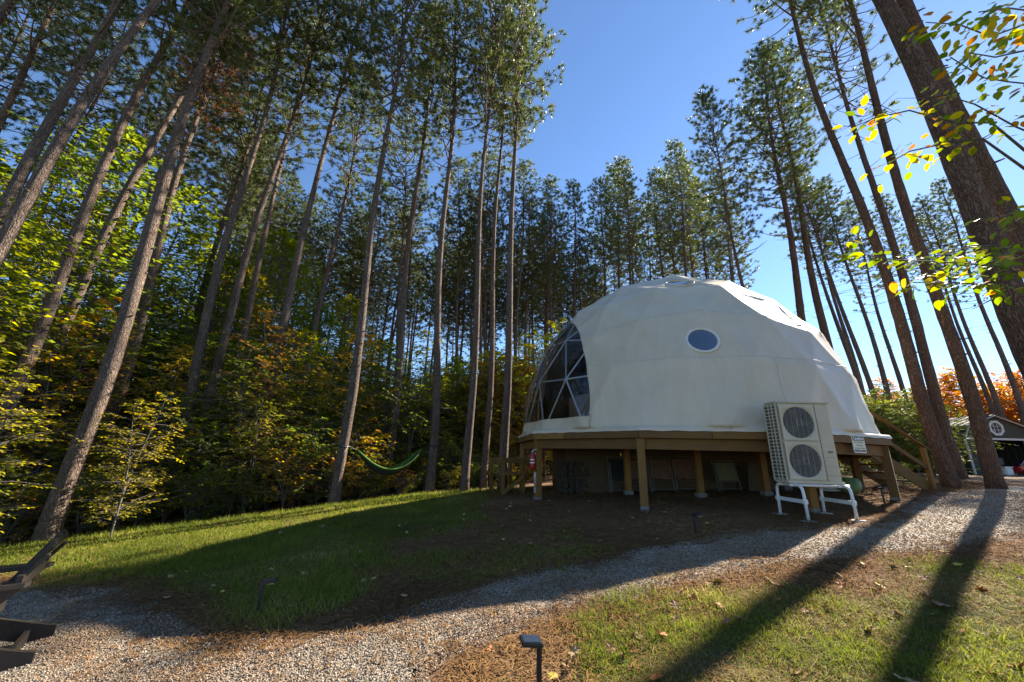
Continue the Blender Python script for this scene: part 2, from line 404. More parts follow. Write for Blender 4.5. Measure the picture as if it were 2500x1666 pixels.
MAT['linen'] = mat_simple('white_linen', (.72, .7, .66), (.6, .58, .54), 3, .9, bmp=.3)
MAT['brown_wall'] = mat_simple('brown_drape', (.09, .055, .035), (.15, .095, .06), 4, .9, stretch=(4, 4, .2))
MAT['lining'] = mat_simple('brown_quilted_lining', (.2, .15, .11), (.26, .2, .15), 3, .9)
MAT['blue_tarp'] = mat_simple('blue_grey_tarp', (.2, .26, .3), (.14, .18, .21), 9, .6)
MAT['green_bag'] = mat_simple('green_bag', (.12, .2, .06), (.18, .26, .1), 12, .6)

# ------------------------------------------------------------------ the ground
PATH = [(28, 17), (20, 13.6), (13.5, 10.9), (9.94, 9.5), (7.53, 7.99), (5.9, 6.55), (4.11, 6.15), (2.65, 5.85), (1.24, 5.19), (.18, 4.71), (-.67, 4.24),
        (-1.17, 3.91), (-1.65, 3.74), (-2.09, 3.67), (-2.43, 3.75), (-3.11, 4.24), (-3.92, 4.83), (-4.64, 5.28), (-5.34, 5.37), (-5.97, 5.51), (-7, 5.8), (-9, 6),
        (-9, -4), (-1.2, -4), (-.62, 1.5), (-.4, 2.96), (-.24, 3.21), (.14, 3.47), (.7, 3.77), (1.35, 4.03), (2.34, 4.34), (3.54, 4.73), (4.79, 4.9), (6.2, 5.2), (9, 6.2), (14, 8.2), (30, 12)]
FOREST = [(-30, 2), (-14, 5.2), (-9.4, 7.9), (-8.5, 8.95), (-6.78, 9.95), (-4.87, 11.55), (-2.5, 13.3), (-.24, 13.6), (1, 16.5), (8, 20), (14, 22), (14, 60), (-60, 60), (-60, 2)]
def inpoly(x, y, poly):
    x = np.asarray(x); y = np.asarray(y); c = np.zeros(x.shape, bool); n = len(poly); j = n - 1
    for i in range(n):
        xi, yi = poly[i]; xj, yj = poly[j]
        t = ((yi > y) != (yj > y)) & (x < (xj - xi) * (y - yi) / (yj - yi + 1e-12) + xi)
        c ^= t; j = i
    return c
def pdist(x, y, poly, closed=True):
    d = np.full(np.asarray(x).shape, 1e9); n = len(poly)
    for i in range(n if closed else n - 1):
        ax, ay = poly[i]; bx, by = poly[(i + 1) % n]; vx, vy = bx - ax, by - ay
        t = np.clip(((x - ax) * vx + (y - ay) * vy) / (vx * vx + vy * vy), 0, 1)
        d = np.minimum(d, np.hypot(x - ax - t * vx, y - ay - t * vy))
    return d
def sdf(x, y, poly):
    return np.where(inpoly(x, y, poly), -1, 1) * pdist(x, y, poly)
def vnoise(x, y, s, seed=0):
    """cheap smooth value noise"""
    x = np.asarray(x) * s; y = np.asarray(y) * s
    xi = np.floor(x).astype(int); yi = np.floor(y).astype(int); fx = x - xi; fy = y - yi
    fx = fx * fx * (3 - 2 * fx); fy = fy * fy * (3 - 2 * fy)
    def h(a, b):
        n = np.sin(a * 127.1 + b * 311.7 + seed * 74.7) * 43758.5453; return n - np.floor(n)
    return lerp(lerp(h(xi, yi), h(xi + 1, yi), fx), lerp(h(xi, yi + 1), h(xi + 1, yi + 1), fx), fy)
DC = (4.89, 11.80)                                     # dome centre
def turf(x, y):
    """1 where turf grows, 0 where the floor is needles or gravel"""
    x = np.asarray(x, float); y = np.asarray(y, float)
    fs = sdf(x, y, FOREST); ps = sdf(x, y, PATH)
    nz = vnoise(x, y, .9, 3) - .5 + .6 * (vnoise(x, y, 3.1, 5) - .5)
    lawn = np.clip((fs + .45) / .7, 0, 1) * np.clip((ps - .1 + .5 * nz) / .45, 0, 1)
    dd = np.hypot(x - DC[0], y - DC[1])
    left = np.clip(.45 - .42 * (x + .9) + 1.3 * nz, 0, 1)     # needles take over towards the deck
    right = np.clip((.85 + 1.2 * nz + .16 * (2.6 - np.abs(x - 2.6)) - .16 * (y - 2.5)), 0, 1)
    isr = (y < 4.2 + .14 * x) & (x > -.7)
    lawn = np.where(isr, np.clip((fs + .45) / .7, 0, 1) * np.clip((ps - .05 + 1.1 * nz) / .75, 0, 1), lawn)
    return lawn * np.where(isr, right, left * (x < 9))

gx = np.unique(np.concatenate([-np.geomspace(16, 600, 22), np.arange(-16, 18, .2), np.geomspace(18, 600, 22)]))
gy = np.unique(np.concatenate([-np.geomspace(4, 600, 16), np.arange(-4, 18, .2), np.geomspace(18, 900, 24)]))
X, Y = np.meshgrid(gx, gy)
Z = gz(X, Y) + np.where(np.hypot(X, Y) < 40, .03 * (vnoise(X, Y, 1.3, 9) - .5), 0)
nx, ny = len(gx), len(gy)
idx = np.arange(nx * ny).reshape(ny, nx)
Q = np.stack([idx[:-1, :-1], idx[:-1, 1:], idx[1:, 1:], idx[1:, :-1]], -1).reshape(-1, 4)
gm = fast_mesh('ground', np.stack([X, Y, Z], -1).reshape(-1, 3), Q, True)
ca = gm.color_attributes.new('turf', 'FLOAT_COLOR', 'POINT')
tv = np.clip(turf(X.ravel(), Y.ravel()), 0, 1)
ca.data.foreach_set('color', np.stack([tv, tv, tv, np.ones_like(tv)], -1).astype(np.float32).ravel())
ground = tag(link('ground', gm, MAT['ground']), kind='structure')
ground['label'] = 'forest floor of soil, pine needles and turf'

# gravel path sheet with a ragged edge
px_ = np.arange(-9, 28, .1); py_ = np.arange(-3.6, 16.5, .1)
X, Y = np.meshgrid(px_, py_)
keep = (sdf(X, Y, PATH) + .28 * (vnoise(X, Y, 2.3, 1) - .5) + .2 * (vnoise(X, Y, 7, 2) - .5)) < 0
idx = np.arange(X.size).reshape(X.shape)
kc = keep[:-1, :-1] & keep[:-1, 1:] & keep[1:, 1:] & keep[1:, :-1]
Q = np.stack([idx[:-1, :-1], idx[:-1, 1:], idx[1:, 1:], idx[1:, :-1]], -1)[kc]
def gpath(x, y):
    e = sdf(x, y, PATH) + .28 * (vnoise(x, y, 2.3, 1) - .5) + .2 * (vnoise(x, y, 7, 2) - .5)      # the sheet dips under the soil at its edge
    return gz(x, y) + lerp(-.03, .022, np.clip(-e / .28, 0, 1)) + .012 * (vnoise(x, y, 1.9, 21) - .5)
Zp = gpath(X, Y)
used = np.unique(Q); remap = np.full(X.size, -1); remap[used] = np.arange(len(used))
V = np.stack([X, Y, Zp], -1).reshape(-1, 3)[used]
tag(link('gravel_path', fast_mesh('gravel_path', V, remap[Q], True), MAT['gravel']), 'crushed grey gravel path curving past the dome', kind='structure')

# ------------------------------------------------------------------ the dome on its deck
DZ = 2.055                                             # deck top
RD = 4.55                                              # dome radius
NS = 10
ROT0 = rad(-156.2)
RV = 4.69
APO = RV * math.cos(PI / NS)
CX, CY = DC
def vtx(k, r=RV, z=0.0):
    a = ROT0 + k * 2 * PI / NS
    return Vector((CX + r * math.cos(a), CY + r * math.sin(a), z))
def decar(lon, apo=APO):
    a = (lon - ROT0) % (2 * PI / NS) - PI / NS
    return apo / np.cos(a)

deck = empty('deck_platform', (CX, CY, gzf(CX, CY)))
tag(deck, 'ten sided treated lumber deck on posts carrying the white dome', 'deck')
dl = deck.location.copy()
def rel(mb): mb.v = [(x - dl.x, y - dl.y, z - dl.z) for x, y, z in mb.v]; return mb
mb = MB()
poly = [(vtx(k, RV - .05).x, vtx(k, RV - .05).y) for k in range(NS)]
mb.prism(poly, DZ - .035, DZ)
rel(mb).build('floor', MAT['plywood'], deck)
for k in range(NS):
    a, b = vtx(k, RV, DZ - .085), vtx(k + 1, RV, DZ - .085); sp_ = .35 + .3 * (k * .37 % 1)
    rel(MB().beam(a, a.lerp(b, sp_ - .001), .04, .165, bev=.004)).build('rim_board', MAT['lumber_h'], deck)
    rel(MB().beam(a.lerp(b, sp_ + .001), b, .042, .162, bev=.004)).build('rim_board', MAT['lumber_h'], deck)
    a, b = vtx(k, RV - .16, DZ - .275), vtx(k + 1, RV - .16, DZ - .275)
    rel(MB().beam(a, b, .075, .21, bev=.004)).build('beam', MAT['lumber_h'], deck)
post_xy = [vtx(k, RV - .13) for k in range(NS)]
for i, p in enumerate(post_xy):
    z0 = gzf(p.x, p.y)
    an = math.atan2(p.y - CY, p.x - CX)
    w = .15
    rel(MB().box((p.x, p.y, (z0 + .07 + DZ - .17) / 2), (w, w, DZ - .17 - z0 - .07), an + (.2 if i == 1 else 0), .006)).build('post', MAT['lumber'], deck)
    rel(MB().box((p.x, p.y, z0 + .0), (w + .012, w + .012, .16), an + (.2 if i == 1 else 0), .01)).build('footing', MAT['concrete'], deck)
for k in range(NS):                                    # inner ring carrying the joists
    p = lerp(Vector((CX, CY, 0)), vtx(k + .5, 2.6), 1.0); z0 = gzf(p.x, p.y)
    rel(MB().box((p.x, p.y, (z0 + .05 + DZ - .24) / 2), (.14, .14, DZ - .24 - z0 - .05), 0, .006)).build('post', MAT['lumber'], deck)
    rel(MB().box((p.x, p.y, z0 + .03), (.2, .2, .16), 0, .01)).build('footing', MAT['concrete'], deck)
dirj = (vtx(2) - vtx(1)).normalized(); nj = Vector((-dirj.y, dirj.x, 0))
for j in range(-10, 11):                               # joists under the floor
    off = j * .42; L = math.sqrt(max(4.3 ** 2 - off ** 2, .01))
    c = Vector((CX, CY, DZ - .145)) + dirj * off
    rel(MB().beam(c - nj * L, c + nj * L, .04, .2)).build('joist', MAT['lumber_h'], deck)

# geodesic skeleton (frequency four)
bm = bmesh.new(); bmesh.ops.create_icosphere(bm, subdivisions=3, radius=1.0)
bm.verts.index_update()
GV = np.array([v.co[:] for v in bm.verts]); GT = np.array([[v.index for v in f.verts] for f in bm.faces])
GE = np.array([[v.index for v in e.verts] for e in bm.edges]); bm.free()
_iv = [v for v in GV if abs(v[2] - .4472) < .002]
LONR = rad(-136) - max(math.atan2(v[1], v[0]) for v in _iv)
cz, sz = math.cos(LONR), math.sin(LONR)
GV = GV @ np.array([[cz, sz, 0], [-sz, cz, 0], [0, 0, 1]])
GT = GT[(GV[GT][:, :, 2] > -.01).all(1)]; GE = GE[(GV[GE][:, :, 2] > -.01).all(1)]
TA, TB, TC = GV[GT[:, 0]], GV[GT[:, 1]], GV[GT[:, 2]]
TN = np.cross(TB - TA, TC - TA); TDD = (TN * TA).sum(1)
def flat_r(D):
    """distance at which unit rays meet the faceted dome (radius one)"""
    t = TDD[None, :] / (D @ TN.T + 1e-12)
    t = np.where(t <= 0, 9, t)
    t = np.partition(t, 1, axis=1)[:, :2]
    return t.min(1), np.abs(t[:, 1] - t[:, 0])
dome = empty('geodesic_dome_tent', (CX, CY, DZ))
tag(dome, 'large white canvas geodesic dome tent with clear bay window and round portholes', 'dome tent')
ZC = .06                                               # springing line above the deck
WLON, WHW, WTOP, WP = rad(-172), rad(38), rad(42.4), 2.2
ZS = 1.066
def wfun(lon, lat):
    d = np.abs((lon - WLON + PI) % (2 * PI) - PI)
    return (d / WHW) ** WP + (np.maximum(lat, 0) / WTOP) ** WP - 1
def dome_point(lon, lat, inset=0.0, wr=1.0, cup=1.45):
    lon = np.asarray(lon, float).ravel(); lat = np.asarray(lat, float).ravel()
    D = np.stack([np.cos(lat) * np.cos(lon), np.cos(lat) * np.sin(lon), np.sin(lat)], -1)
    fr, gap = flat_r(D); r = RD * (1 - cup * (1 - fr)) + .011 * np.exp(-(gap / .006) ** 2)
    # folds pulled by the lacing beside the window and at the right-hand hem
    dl_ = np.degrees((lon + PI) % (2 * PI) - PI); la = np.degrees(lat)
    w1 = np.exp(-((dl_ + 122) / 4.5) ** 2 - ((la - 7) / 5.0) ** 2)
    r = r + wr * .016 * w1 * np.sin(2 * PI * (la * 1.0 + .55 * (dl_ + 122)) / 2.1)
    w2 = np.exp(-((dl_ + 52) / 8) ** 2 - ((la - 14) / 3.5) ** 2)
    r = r + wr * .018 * w2 * np.sin(2 * PI * (dl_ + .35 * la) / 1.9)
    w3 = np.exp(-((dl_ + 47) / 10) ** 2 - ((la - 31) / 4) ** 2)
    r = r + wr * .016 * w3 * np.sin(2 * PI * (dl_ - .5 * la) / 2.6)
    w4 = np.exp(-((dl_ + 40) / 6) ** 2 - ((la - 5) / 3) ** 2)
    r = r + wr * .03 * w4 * np.sin(2 * PI * (dl_ + la) / 5)
    r = r + wr * .006 * np.sin(dl_ * .9 + 2 * np.sin(la * .35)) * np.exp(-(la / 10) ** 2)
    return D * (r - inset)[:, None] * np.array([1, 1, ZS]) + np.array([0, 0, ZC])
NLON, NLAT = 560, 118
lons = np.linspace(-PI, PI, NLON, endpoint=False); lats = np.linspace(0, rad(89.6), NLAT)
LO, LA = np.meshgrid(lons, lats)
def snap(LO, LA, f, dl, iters=3):
    """pull grid vertices that lie within a cell of the curve f = 0 onto it"""
    e = 1e-4
    for _ in range(iters):
        v = f(LO, LA); a = (f(LO + e, LA) - v) / e; b = (f(LO, LA + e) - v) / e
        g2 = a * a + b * b + 1e-9; s = -v / g2
        near = np.abs(v) / np.sqrt(g2) < dl * .62
        LO = np.where(near, LO + s * a, LO); LA = np.where(near, LA + s * b, LA)
    return LO, LA
WBOT = rad(3.2)
def wreg(lon, lat):
    return np.maximum(wfun(lon, lat), (WBOT - lat) * 4)
PORT = [(rad(-102), rad(22.6), .31, 'porthole'), (rad(-101.3), rad(54.3), .33, 'skylight'), (rad(-30), rad(22.6), .31, 'porthole')]
def pfun(p):
    c = np.array([math.cos(p[1]) * math.cos(p[0]), math.cos(p[1]) * math.sin(p[0]), math.sin(p[1])])
    def f(lon, lat):
        d = np.cos(lat) * np.cos(lon) * c[0] + np.cos(lat) * np.sin(lon) * c[1] + np.sin(lat) * c[2]
        return np.arccos(np.clip(d, -1, 1)) / (p[2] / RD) - 1
    return f
LO2, LA2 = snap(LO, LA, wfun, lats[1])
for p in PORT: LO2, LA2 = snap(LO2, LA2, pfun(p), lats[1])
LA2[0] = 0
pts = dome_point(LO2, LA2)
idx = np.arange(NLON * NLAT).reshape(NLAT, NLON)
nxt = np.roll(idx, -1, axis=1)
Q = np.stack([idx[:-1], nxt[:-1], nxt[1:], idx[1:]], -1).reshape(-1, 4)
def cellval(f):
    v = f(LO2, LA2).ravel()[Q]; return v.max(1) if f is not wfun else v.mean(1)
win = (wfun(LO2, LA2).ravel()[Q].mean(1) < 0) & (LA2.ravel()[Q].mean(1) > WBOT)
hole = np.zeros(len(Q), bool)
for p in PORT: hole |= pfun(p)(LO2, LA2).ravel()[Q].mean(1) < 0
def submesh(name, V, Q, smooth=True):
    used = np.unique(Q); re_ = np.full(len(V), -1); re_[used] = np.arange(len(used))
    return fast_mesh(name, V[used], re_[Q], smooth)
# skirt rows over the rim of the deck
dr = decar(lons)
wob = .004 * np.sin(lons * 43) * np.sin(lons * 7) + .003 * np.sin(lons * 61 + 1)
row1 = np.stack([(dr + .012) * np.cos(lons), (dr + .012) * np.sin(lons), .045 + 0 * lons], -1)
row2 = np.stack([(dr + .032) * np.cos(lons), (dr + .032) * np.sin(lons), .01 + 0 * lons], -1)
row3 = np.stack([(dr + .04 + wob) * np.cos(lons), (dr + .04 + wob) * np.sin(lons), -.03 + wob], -1)
Vall = np.concatenate([pts, row1, row2, row3]); b0 = len(pts)
rows = [idx[0], np.arange(b0, b0 + NLON), np.arange(b0 + NLON, b0 + 2 * NLON), np.arange(b0 + 2 * NLON, b0 + 3 * NLON)]
SQ = np.concatenate([np.stack([rows[i + 1], np.roll(rows[i + 1], -1), np.roll(rows[i], -1), rows[i]], -1) for i in range(3)])
capi = idx[-1]
cover = link('canvas_cover', submesh('canvas_cover', Vall, np.concatenate([Q[~win & ~hole], SQ])), MAT['fabric'], dome)
lin_pts = dome_point(LO2, LA2, .11, .0)
link('inner_lining', submesh('inner_lining', lin_pts, Q[~win & ~hole]), MAT['lining'], dome)
film_pts = dome_point(LO2, LA2, .012, .3, .45)
link('bay_window', submesh('bay_window', film_pts, Q[win]), MAT['film'], dome)
cp = MB(); cpts = [tuple(pts[i]) for i in capi[::8]]; cp.add(cpts + [(0, 0, cpts[0][2] + .004)], [(i, (i + 1) % len(cpts), len(cpts)) for i in range(len(cpts))])
cp.build('crown_cap', MAT['fabric'], cover)
def seam_strip(lon, lat, w, name='seam', inset=-.006, parent=cover, mat='seam'):
    P = dome_point(lon, lat, inset); mbs = MB()
    mbs.tube([tuple(p) for p in P], w, 5); return mbs.build(name, MAT[mat], parent, True)
ls = np.linspace(WLON + WHW + .01, WLON + 2 * PI - WHW - .01, 260)
def latring(base, amp, ph): return rad(base) + rad(amp) * np.cos((ls - LONR) * 5 + ph)
seam_strip(ls, rad(17.3) + 0 * ls, .005)
l2 = ls
seam_strip(l2, rad(31.4) + rad(1.5) * np.cos((l2 - rad(-100)) * 5), .005)
seam_strip(np.linspace(-PI, PI, 200), rad(49.5) + 0 * np.linspace(0, 1, 200), .005)
tt = np.linspace(0, 1, 20)
seam_strip(rad(-84.2) + rad(-1.0) * tt, rad(17.2) - rad(15.5) * tt, .006)
seam_strip(rad(-20) + 0 * tt, rad(17.2) - rad(15.5) * tt, .006)
# welt round the bay window
th = np.linspace(0, PI, 90)
wl = WLON + WHW * np.sign(np.cos(th)) * np.abs(np.cos(th)) ** (2 / WP); wa = WTOP * np.abs(np.sin(th)) ** (2 / WP)
ok = wa > 0
seam_strip(wl, np.maximum(wa, 0), .014, 'window_welt', -.004, cover, 'fabric')
# struts of the frame
unit = MB().tube([(0, 0, 0), (0, 0, 1)], 1.0, 8, False).mesh('strut', True); unit.materials.append(MAT['steel'])
hubm = MB().tube([(0, 0, -.012), (0, 0, .012)], .085, 12).mesh('hub', True); hubm.materials.append(MAT['steel'])
def strut(a, b, r, parent=dome, name='strut'):
    a = Vector(a); b = Vector(b); d = b - a
    o = bpy.data.objects.new(name, unit); col.objects.link(o); o.parent = parent; o.location = a
    o.rotation_mode = 'QUATERNION'; o.rotation_quaternion = d.to_track_quat('Z', 'Y'); o.scale = (r, r, d.length); return o
GP = GV * (RD - .075) * np.array([1, 1, ZS]) + np.array([0, 0, ZC])
for a, b in GE:
    if GV[a][2] < .01 and GV[b][2] < .01: continue
    strut(GP[a], GP[b], .024)
for i in np.unique(GE):
    o = bpy.data.objects.new('hub', hubm); col.objects.link(o); o.parent = dome; o.location = GP[i]
    o.rotation_mode = 'QUATERNION'; o.rotation_quaternion = Vector(GV[i]).to_track_quat('Z', 'Y')
# round windows
for lon, lat, r, nm in PORT:
    c = Vector(dome_point([lon], [lat])[0]); n = Vector((math.cos(lat) * math.cos(lon), math.cos(lat) * math.sin(lon), math.sin(lat)))
    q = n.to_track_quat('Z', 'Y').to_matrix()
    mbr = MB()
    ring = [c + q @ Vector((math.cos(t) * (r + .005), math.sin(t) * (r + .005), .004)) for t in np.linspace(0, 2 * PI, 49)]
    mbr.tube(ring, .032 if nm == 'porthole' else .026, 8, False)
    fr = mbr.build(nm, MAT['fabric'] if nm == 'skylight' else MAT['seam'], dome, True)
    mbp = MB(); pn = 40
    mbp.add([c + q @ Vector((0, 0, .03))] + [c + q @ Vector((math.cos(t) * r, math.sin(t) * r, .002)) for t in np.linspace(0, 2 * PI, pn, endpoint=False)],
            [(0, 1 + i, 1 + (i + 1) % pn) for i in range(pn)])
    mbp.build('pane', MAT['pane'], fr, True)

# things inside the dome, seen through the clear bay
bed = empty('bed', (3.0, 11.0, DZ), rad(20)); tag(bed, 'bed with white duvet and headboard inside the dome behind the bay window', 'bed')
MB().box((0, 0, .16), (2.0, 1.6, .22), bev=.02).build('frame', MAT['lumber_h'], bed)
MB().box((0, 0, .38), (1.96, 1.56, .24), bev=.07).build('mattress', MAT['linen'], bed)
dv = MB()
U_, V_ = np.meshgrid(np.linspace(-.7, .98, 24), np.linspace(-.84, .84, 24))
h_ = .56 + .05 * np.sin(U_ * 7 + 2 * V_) * np.cos(V_ * 6) - .35 * np.clip((np.abs(V_) - .72) / .12, 0, 1) ** 1.3
ii = np.arange(576).reshape(24, 24)
dv.add(np.stack([U_, V_, h_], -1).reshape(-1, 3).tolist(), np.stack([ii[:-1, :-1], ii[:-1, 1:], ii[1:, 1:], ii[1:, :-1]], -1).reshape(-1, 4).tolist())
dv.build('duvet', MAT['linen'], bed, True)
for s in (-1, 1): MB().box((-.8, s * .38, .6), (.36, .62, .2), Matrix.Rotation(-.4, 3, 'Y'), .08).build('pillow', MAT['linen'], bed, True)
MB().box((-1.04, 0, .55), (.06, 1.6, 1.1), bev=.01).build('headboard', MAT['brown_wall'], bed)
pw = empty('partition_wall', (6.2, 12.0, DZ)); tag(pw, 'brown partition wall standing inside the dome', 'partition')
MB().box((0, 0, 1.25), (.1, 4.8, 2.5), rad(-8)).build('panel', MAT['brown_wall'], pw)
for k in range(4): MB().box((-.09 , -2 + k * 1.3, 1.25), (.03, .07, 2.5), rad(-8)).build('batten', MAT['lumber'], pw)
ml = empty('wall_mirror', (6.0, 10.9, DZ + 1.5)); tag(ml, 'round white rimmed mirror on the partition inside the dome', 'mirror')
def disc(mb, c, r, n, ax, nrm, z):
    c = Vector(c); q = Vector(nrm).to_track_quat('Z', 'Y').to_matrix()
    return mb.add([c + q @ Vector((math.cos(t) * r, math.sin(t) * r, z)) for t in np.linspace(0, 2 * PI, n, endpoint=False)], [tuple(range(n))])
MB().tube([(.05, 0, 0), (-.02, 0, 0)], .34, 24).build('rim', MAT['linen'], ml)
disc(MB(), (-.024, 0, 0), .29, 24, None, (-1, 0, 0), 0).build('glass', MAT['steel'], ml)

# ------------------------------------------------------------------ under the deck
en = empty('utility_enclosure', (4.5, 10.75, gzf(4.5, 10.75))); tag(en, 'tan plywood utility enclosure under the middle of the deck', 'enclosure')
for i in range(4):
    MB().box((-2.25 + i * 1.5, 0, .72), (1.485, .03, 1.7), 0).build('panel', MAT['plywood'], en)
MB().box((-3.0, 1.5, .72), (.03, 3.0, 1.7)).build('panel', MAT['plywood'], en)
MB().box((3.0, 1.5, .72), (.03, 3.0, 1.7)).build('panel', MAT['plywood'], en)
MB().beam((-.3, -.08, 1.28), (1.9, -.08, 1.06), .05, .09).build('brace', MAT['lumber'], en)
def folded_chair(x, y, rz, mat, label, w=.55, h=.85, lean=.28, n=5):
    o = empty('folding_chair', (x, y, gzf(x, y) + .01), rz); tag(o, label, 'folding chair', 'folded chairs stored under the deck')
    R = Matrix.Rotation(-lean, 4, 'X')
    for s in (-1, 1):
        MB().tube([(s * w / 2, 0, 0), (s * w / 2, 0, h)], .012, 6).xform(R).build('side_rail', MAT['shaded_alu'], o)
        MB().tube([(s * (w / 2 - .04), -.06, .02), (s * (w / 2 - .04), -.06, h * .8)], .012, 6).xform(R).build('leg', MAT['shaded_alu'], o)
    for k in range(n):
        z = .08 + k * (h - .1) / (n - 1)
        MB().tube([(-w / 2, 0, z), (w / 2, 0, z)], .01, 6).xform(R).build('crossbar', MAT['shaded_alu'], o)
    MB().box((0, -.012, h * .62), (w - .05, .02, h * .55), None, .006).xform(R).build('sling', mat, o)
    return o
folded_chair(5.55, 10.2, .1, MAT['webbing'], 'folded aluminium chair with olive webbing leaning on the tan enclosure', .6, .8)
folded_chair(2.85, 10.4, 0, MAT['black'], 'folded chair with black sling leaning on the tan enclosure', .5, .95)
for x, w in ((3.35, .62), (3.95, .6), (4.55, .62)):
    folded_chair(x, 10.38, 0, MAT['camo'], 'folded russet patterned chair leaning on the tan enclosure', w, .92)
o = empty('plywood_offcut', (6.4, 10.3, gzf(6.4, 10.3))); tag(o, 'curved plywood offcut leaning under the deck', 'board')
MB().prism([(-.35, 0), (.45, 0), (.3, .35), (.05, .68), (-.2, .72)], -.01, .01).xform(Matrix.Rotation(PI / 2 - .2, 4, 'X')).build('sheet', MAT['plywood'], o)
o = empty('firewood_pile', (1.9, 10.9, gzf(1.9, 10.9)), .3); tag(o, 'dark stack of split firewood beside the enclosure', 'firewood')
rnd = random.Random(4)
for r_ in range(6):
    for k in range(7):
        MB().tube([(-.5 + k * .16 + rnd.uniform(-.03, .03), -.2 + rnd.uniform(-.05, .05), .08 + r_ * .135 + rnd.uniform(-.015, .015)), (-.5 + k * .16, .2, .08 + r_ * .135)], .07 + rnd.uniform(-.01, .006), 6).build('log', MAT['log'], o)
o = empty('storage_bag', (7.9, 9.9, gzf(7.9, 9.9)), .3); tag(o, 'grey green tied bag and hose heap under the deck near the stairs', 'bag')
mbt = MB()
mbt.tube([(.32 * math.cos(t * .5) , .26 * math.sin(t * .5), .03 + .004 * t) for t in range(0, 38)], .022, 6)
mbt.build('coiled_hose', MAT['linen'], o, True)
bmb = bmesh.new(); bmesh.ops.create_icosphere(bmb, subdivisions=3, radius=.24)
for v in bmb.verts: v.co.z *= .8; v.co *= 1 + .12 * math.sin(v.co.x * 17) * math.cos(v.co.y * 13 + v.co.z * 11)
for v in bmb.verts: v.co += Vector((-.1, -.42, .18))
me = bpy.data.meshes.new('bag_body'); bmb.to_mesh(me); bmb.free()
link('bag_body', me, MAT['green_bag'], o)

# ------------------------------------------------------------------ stairs
st = empty('deck_stairs', (8.95, 10.5, gzf(8.95, 10.5)), rad(4)); tag(st, 'treated lumber stairs with handrails climbing to the deck', 'stairs')
rise = DZ - gzf(9.9, 10.5); g0 = gzf(9.9, 10.5) - gzf(8.95, 10.5)
nst = 6; run = .27
for k in range(nst - 1):
    MB().box((.14 + k * run, 0, g0 + rise * (1 - (k + 1) / nst)), (.29, 1.05, .04), None, .005).build('tread', MAT['lumber_h'], st)
for s in (-1, 1):
    MB().beam((-.05, s * .5, g0 + rise - .14), (nst * run - .15, s * .5, g0 + .05), .04, .26).build('stringer', MAT['lumber_h'], st)
    MB().box((0, s * .56, g0 + rise + .4), (.09, .09, 1.15), None, .004).build('newel_post', MAT['lumber'], st)
    MB().box((nst * run - .12, s * .56, g0 + .46), (.09, .09, 1.1), None, .004).build('newel_post', MAT['lumber'], st)
    MB().beam((-.05, s * .56, g0 + rise + .98), (nst * run, s * .56, g0 + .98), .09, .04, bev=.004).build('handrail', MAT['lumber_h'], st)
    MB().beam((-.05, s * .56, g0 + rise + .45), (nst * run - .05, s * .56, g0 + .45), .04, .09).build('mid_rail', MAT['lumber_h'], st)
o = empty('landing_steps', (.05, 12.3, gzf(.05, 12.3)), rad(20)); tag(o, 'low wooden landing with rail beside the deck, half behind the posts', 'landing')
for k in range(5): MB().box((-.4 + k * .145, 0, .55), (.135, 1.2, .035)).build('plank', MAT['lumber_h'], o)
for a in (-.42, .2):
    for b in (-.55, .55): MB().box((a, b, .5), (.09, .09, 1.0)).build('post', MAT['lumber'], o)
for b in (-.55, .55): MB().box((-.1, b, .92), (.8, .04, .14)).build('rail', MAT['lumber_h'], o)
MB().beam((-.42, -.6, .05), (.2, -.6, .5), .04, .09).build('brace', MAT['lumber'], o)

# ------------------------------------------------------------------ text helper
def text_mesh(body, size, bold=0.0):
    cu = bpy.data.curves.new('lettering', 'FONT'); cu.body = body; cu.size = size
    cu.align_x = 'CENTER'; cu.align_y = 'CENTER'; cu.offset = bold; cu.resolution_u = 3
    ob = bpy.data.objects.new('lettering', cu); col.objects.link(ob)
    dg = bpy.context.evaluated_depsgraph_get(); dg.update()
    me = bpy.data.meshes.new_from_object(ob.evaluated_get(dg)); bpy.data.objects.remove(ob); return me
def text(body, size, mat, parent, x, y, z, name='lettering', bold=0.0, rot=0.0):
    me = text_mesh(body, size, bold); me.name = name
    o = link(name, me, mat, parent, (x, y, z)); o.rotation_euler = (0, 0, rot); return o
def rrect(w, h, r, n=5):
    out = []
    for cx_, cy_, a0 in ((w / 2 - r, h / 2 - r, 0), (-w / 2 + r, h / 2 - r, PI / 2), (-w / 2 + r, -h / 2 + r, PI), (w / 2 - r, -h / 2 + r, 1.5 * PI)):
        for k in range(n + 1): out.append((cx_ + r * math.cos(a0 + k * PI / 2 / n), cy_ + r * math.sin(a0 + k * PI / 2 / n)))
    return out
def face_frame(o, pos, normal):
    n = Vector(normal).normalized(); xa = Vector((0, 0, 1)).cross(n).normalized(); ya = n.cross(xa)
    o.matrix_world = Matrix.Translation(pos) @ Matrix((xa, ya, n)).transposed().to_4x4()

